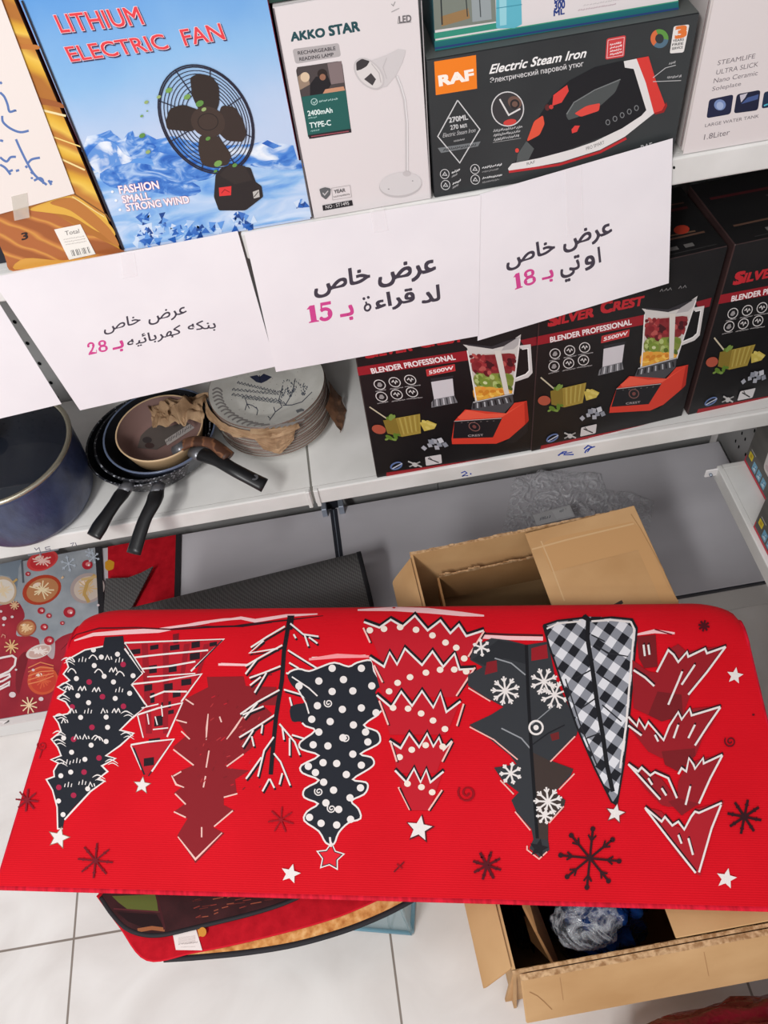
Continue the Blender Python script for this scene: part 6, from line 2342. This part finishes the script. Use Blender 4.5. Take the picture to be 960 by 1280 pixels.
# black tree with white dots
pt = [(225, 290), (262, 272), (300, 280), (340, 266), (390, 250), (440, 264), (470, 250), (520, 242), (530, 280), (556, 326), (534, 356), (556, 420), (494, 470), (540, 492), (552, 520), (540, 540), (482, 572), (520, 584), (530, 606), (512, 625), (455, 662),
      (500, 672), (508, 690), (494, 715), (450, 738), (474, 765), (482, 800), (440, 815), (405, 850), (388, 890), (360, 886), (335, 845), (284, 808), (294, 775), (332, 748), (284, 726), (286, 695), (335, 665), (278, 640), (274, 612), (335, 578), (274, 556), (270, 530), (322, 490), (288, 474), (270, 458), (240, 456), (236, 404), (292, 386), (240, 330)]
pts_ = curvy(pt, 3)
p.poly(pts_, BK).up()
p.line(pts_[33:135], 6, WH).line(pts_[0:27], 6, WH)
p.line([(262, 345), (290, 395), (300, 430)], 5, WH).line([(240, 300), (300, 340), (330, 368)], 5, WH)
for x, y in ((382, 270), (485, 270), (335, 315), (422, 310), (382, 352), (455, 350), (522, 332), (330, 402), (418, 415), (485, 410), (310, 450), (375, 458), (457, 470), (537, 427), (335, 495), (420, 515), (500, 495), (315, 540), (367, 544), (508, 530), (455, 573), (350, 603), (398, 606), (298, 616), (485, 612), (323, 638), (432, 645), (352, 672), (482, 692), (387, 700), (445, 727), (360, 745), (405, 768), (302, 796), (343, 817), (398, 823), (447, 803), (265, 333)):
    p.ell(x, y, 13, 13, WH, 0, 14)
for x, y in ((369, 393), (335, 705), (380, 765), (430, 515)):
    p.swirl(x, y, 16, 4, WH)
p.star(375, 936, 54, WH, 0.1, .55).up().star(375, 936, 46, BK, 0.1, .55).up().star(375, 936, 40, (222, 30, 46), 0.1, .55)
p.line([(374, 866), (378, 900)], 7, WH)

# red dotted tiers
tiers = [([(495, 100), (550, 120), (590, 92), (632, 116), (675, 78), (720, 130), (765, 95), (800, 140), (830, 110), (856, 150), (918, 130)], [(862, 232), (840, 262), (560, 258), (540, 210)]),
         ([(515, 225), (566, 258), (586, 208), (612, 250), (640, 194), (700, 252), (737, 204), (775, 258), (815, 212), (832, 268), (890, 265)], [(835, 345), (818, 372), (560, 372), (540, 300)]),
         ([(540, 358), (592, 402), (627, 346), (665, 396), (700, 344), (740, 402), (765, 350), (786, 418), (836, 380)], [(800, 470), (780, 505), (586, 505), (560, 420)]),
         ([(585, 520), (625, 546), (655, 494), (690, 542), (718, 494), (740, 540), (760, 508), (776, 552), (806, 520)], [(765, 600), (750, 640), (612, 640), (600, 580)]),
         ([(605, 624), (645, 666), (672, 618), (695, 666), (715, 622), (730, 666), (776, 628)], [(725, 772), (655, 772)])]
for crown, foot in tiers:
    p.poly(crown + foot, RD2).up()
    p.line(crown, 12, (28, 22, 28)).up()
    p.line([(x - 1, y + 7) for x, y in crown], 7, WH)
for st in ([(492, 128), (516, 180)], [(530, 260), (560, 320)], [(548, 385), (580, 470)], [(588, 530), (610, 600)], [(616, 690), (656, 770)], [(886, 268), (820, 368)], [(846, 396), (822, 474)], [(806, 530), (770, 600)], [(770, 700), (722, 772)], [(918, 140), (862, 230)]):
    p.line([(x + 5, y + 3) for x, y in st], 5, (28, 22, 28)).line(st, 6, (244, 190, 180))
for x, y in ((515, 137), (565, 132), (622, 126), (678, 135), (736, 155), (782, 180), (820, 198), (848, 236), (657, 302), (713, 286), (763, 276), (813, 275), (855, 282), (613, 322), (583, 352), (597, 410), (650, 413), (696, 430), (738, 455), (780, 485), (663, 558), (712, 542), (620, 584), (772, 547), (648, 678), (697, 690), (735, 708)):
    p.ell(x, y, 12, 11, (240, 224, 210), 0, 12)
p.star(692, 838, 54, (80, 30, 36), 0.15).up().star(690, 836, 46, WH, 0.15)

# charcoal tree with snowflakes
p.at(*C)
ch = [(66, 205), (76, 165), (130, 140), (180, 146), (235, 160), (300, 150), (322, 262), (356, 332), (372, 368), (396, 376), (386, 430), (310, 508), (376, 532), (368, 552), (320, 602), (352, 626), (346, 652), (300, 692), (300, 745), (304, 775), (275, 797), (244, 770), (256, 742), (250, 712), (205, 660), (190, 626), (212, 602), (160, 562), (138, 528), (206, 518), (185, 490), (110, 430), (64, 400), (128, 370), (166, 346), (110, 315), (60, 282), (60, 250), (104, 226)]
p.poly(ch, (52, 54, 58)).up()
p.poly([(250, 480), (310, 510), (376, 532), (320, 602), (352, 628), (300, 692), (300, 745), (262, 740)], (64, 52, 48))
p.poly([(150, 146), (235, 160), (240, 220), (170, 200), (110, 222), (72, 204)], (40, 42, 46))
p.poly([(250, 170), (296, 158), (300, 200), (250, 208)], (150, 26, 36))
p.poly([(116, 212), (146, 206), (148, 240), (110, 250)], (130, 28, 36)).poly([(306, 428), (332, 420), (334, 442), (312, 448)], (110, 34, 36))
p.up()
p.line([(235, 160), (240, 300), (250, 480), (268, 740)], 10, (22, 22, 26))
for st in ([(64, 285), (130, 325)], [(68, 402), (140, 440), (212, 500)], [(384, 430), (310, 506)], [(160, 562), (200, 604)], [(204, 656), (250, 712)], [(382, 542), (336, 590)], [(350, 640), (306, 690)], [(240, 758), (240, 770), (276, 798), (300, 776)]):
    p.line([(x - 3, y + 4) for x, y in st], 4, (240, 180, 170))
p.line([(140, 200), (190, 215), (232, 250)], 4, (150, 152, 156)).line([(160, 410), (220, 440), (246, 470)], 4, (150, 152, 156)).line([(250, 400), (320, 340)], 3, (140, 142, 146)).line([(252, 460), (300, 425), (350, 400)], 4, (30, 30, 34))
for x, y, r, n_ in ((172, 298, 44, 9), (100, 168, 27, 6), (288, 270, 42, 8), (320, 310, 44, 8), (188, 545, 34, 7), (300, 630, 44, 9), (290, 672, 26, 7)):
    p.flake(x, y, r, 5.5, WH, n_, 0.4, .3)
p.up()
p.ring(264, 408, 20, 20, 6, WH).ell(264, 408, 8, 8, WH)
p.star(272, 770, 30, (30, 28, 32), 0.2)

# black and white checked tree
gz = [(286, 102), (330, 88), (402, 80), (412, 72), (426, 84), (490, 78), (552, 84), (566, 110), (556, 232), (541, 400), (526, 522), (506, 640), (490, 630), (440, 530), (384, 400), (340, 270), (302, 160)]
conv = [(286, 102), (330, 86), (412, 76), (490, 78), (552, 84), (566, 110), (556, 232), (541, 400), (526, 522), (506, 642), (490, 632), (384, 402), (302, 162)]
hull = [(286, 102), (330, 88), (412, 76), (490, 77), (552, 84), (566, 110), (556, 240), (530, 500), (506, 642), (492, 634), (380, 396), (330, 246)]
p.poly(gz, (222, 221, 225)).up()
ga, gb = (21.0, 15.0), (-16.0, 24.0)
for i in range(-4, 34):
    for j in range(-12, 26):
        k = (i % 2) + (j % 2)
        if k == 0:
            continue
        o = (286 + i * ga[0] + j * gb[0], 60 + i * ga[1] + j * gb[1])
        cell = [o, (o[0] + ga[0], o[1] + ga[1]), (o[0] + ga[0] + gb[0], o[1] + ga[1] + gb[1]), (o[0] + gb[0], o[1] + gb[1])]
        if max(c_[0] for c_ in cell) < 280 or min(c_[0] for c_ in cell) > 570 or max(c_[1] for c_ in cell) < 70 or min(c_[1] for c_ in cell) > 645:
            continue
        q = clip_convex(cell, hull)
        if len(q) >= 3:
            p.poly(q, (30, 31, 37) if k == 2 else (138, 140, 148))
p.up()
p.loop(gz, 6, (28, 28, 32)).up()
p.line([(296, 112), (330, 96), (398, 90)], 5, WH).line([(430, 90), (490, 86), (548, 92), (558, 112), (548, 230), (534, 400), (516, 530)], 6, WH)
p.line([(404, 76), (420, 84), (418, 140), (434, 240), (448, 340), (464, 430), (476, 520), (494, 600)], 13, (26, 26, 30)).line([(352, 262), (396, 398), (446, 520)], 4, (40, 40, 44))
for st in ([(440, 160), (480, 185), (540, 195)], [(455, 250), (500, 280)], [(462, 340), (520, 390)], [(380, 262), (430, 235)], [(400, 350), (440, 322)], [(415, 440), (455, 425)], [(430, 130), (470, 150)]):
    p.line(st, 6, (40, 40, 46), True)
p.star(502, 666, 33, (120, 60, 60), 0.2).up().star(502, 665, 28, WH, 0.2)

# feathered red tree at the right
p.poly([(566, 136), (622, 130), (628, 226), (588, 230), (572, 200)], (120, 26, 32))
ft = [[(552, 205), (600, 240), (624, 244), (640, 210), (664, 172), (690, 158), (716, 182), (770, 170), (832, 164), (800, 200), (772, 244), (726, 310), (704, 372), (640, 390), (556, 350)],
      [(540, 374), (604, 410), (646, 446), (660, 410), (684, 368), (740, 350), (818, 344), (790, 400), (766, 432), (742, 492), (640, 500), (600, 480), (545, 410)],
      [(538, 514), (590, 535), (640, 562), (686, 622), (690, 570), (716, 520), (760, 502), (824, 490), (800, 540), (784, 574), (752, 642), (660, 646), (640, 640), (590, 590)],
      [(588, 646), (640, 660), (672, 700), (710, 712), (724, 690), (740, 652), (790, 640), (828, 630), (804, 690), (790, 726), (756, 852), (740, 846), (690, 790), (646, 728)]]
for i, q in enumerate(ft):
    p.poly(q, (150, 26, 36) if i < 3 else (172, 28, 40))
    p.up()
p.poly([(628, 300), (700, 310), (704, 372), (640, 390), (600, 370)], (118, 26, 32)).poly([(640, 480), (740, 470), (742, 492), (690, 540), (650, 520)], (122, 26, 32)).poly([(660, 630), (690, 620), (752, 636), (700, 672)], (130, 26, 34))
p.up()
zg = [[(626, 242), (660, 176), (676, 190), (690, 212), (716, 182), (720, 196), (770, 172), (776, 186), (832, 166)], [(832, 166), (776, 242), (720, 310)], [(556, 236), (590, 258), (618, 284)], [(540, 376), (566, 404), (572, 384), (590, 412), (600, 392), (646, 446), (664, 402), (690, 362), (700, 384), (724, 352), (730, 372), (816, 346)], [(816, 348), (780, 400), (740, 462)],
      [(540, 402), (580, 432)], [(540, 518), (570, 540), (580, 528), (606, 552), (620, 542), (660, 560), (686, 620)], [(690, 548), (700, 530), (714, 540), (722, 500), (736, 520), (740, 532), (764, 500), (766, 516), (822, 490)], [(822, 492), (786, 560), (752, 636)], [(542, 520), (636, 624)],
      [(590, 648), (640, 690), (650, 676), (672, 702), (690, 690), (708, 714), (728, 676), (740, 660), (752, 664), (820, 634)], [(592, 652), (660, 740), (742, 844)], [(818, 640), (790, 710), (752, 842)], [(690, 730), (700, 756)], [(720, 740), (734, 790)], [(640, 590), (654, 612)], [(690, 400), (676, 440)], [(660, 340), (690, 270), (702, 240)], [(700, 280), (740, 220)], [(620, 430), (630, 450)], [(600, 160), (604, 190)], [(586, 160), (590, 194)], [(726, 584), (712, 640)], [(600, 560), (612, 580)], [(740, 400), (720, 440)]]
for st in zg:
    p.line([(x + 2, y - 6) for x, y in st], 5, (48, 18, 26))
p.up()
for st in zg:
    p.line(st, 6, WH)
p.up()

# loose stars, snowflakes and curls
p.at(*A).flake(338, 950, 62, 6, (112, 20, 32), 8, .1, .12).flake(97, 737, 40, 6, (128, 24, 38), 8, .1, .12)
p.swirl(150, 545, 18, 3, (150, 22, 36)).line([(140, 590), (150, 560)], 3, (150, 22, 36))
p.at(*B).flake(202, 806, 46, 5, (150, 16, 30), 7, .3, .12).flake(926, 968, 50, 6, (86, 14, 26), 8, .3, .15).line([(600, 990), (636, 955)], 5, (110, 14, 26)).line([(610, 962), (630, 978)], 4, (140, 14, 28))
p.swirl(860, 712, 34, 4, (150, 8, 24))
p.star(236, 996, 36, WH, 0.25)
p.at(*C).flake(425, 800, 84, 7, (52, 18, 26), 8, .1, .25).flake(888, 676, 52, 8, (50, 16, 24), 8, .2, .15).flake(117, 822, 44, 7, (84, 14, 26), 8, .3, .15).flake(767, 104, 17, 6, (80, 14, 26), 8, .2, 0)
for a in range(8):
    t_ = .1 + a * math.pi / 4
    p.ell(425 + 88 * math.cos(t_), 800 + 88 * math.sin(t_), 8, 8, (52, 18, 26), 0, 8)
p.swirl(56, 604, 28, 4, (140, 6, 22)).swirl(846, 450, 18, 4, (90, 12, 26)).ell(915, 370, 4, 3, (90, 12, 26))
p.star(860, 253, 26, WH, 0.15).star(834, 861, 32, WH, 0.2)
run = mb.build('table_runner', None, FL + MU * 0.53 + MV * 0.2 - MZ * (2 * EV + THK))
tag(run, 'long red runner with upside-down Christmas trees, folded over the open carton in front', 'mat')
hb = MB()
hm = noisy('red_overlock_stitch', [(.35, (176, 12, 34)), (.65, (214, 22, 48))], scale=170, rough=.7, spec=.15, stretch=(1, .2, .2))
hb.tube([runner(u, 0.004) - MZ * .0018 for u in us], 0.0036, hm, 10, .62)
hb.build('front_stitching', run)['label'] = 'overlocked front edge'
for nm, u in (('left', U0), ('right', U1)):
    hb = MB()
    hb.tube([runner(u, v) - MZ * .0018 * (1 if v <= L0 else 0) for v in vs[:-1]], 0.0026, hm, 8, .8)
    hb.build('side_stitching', run)
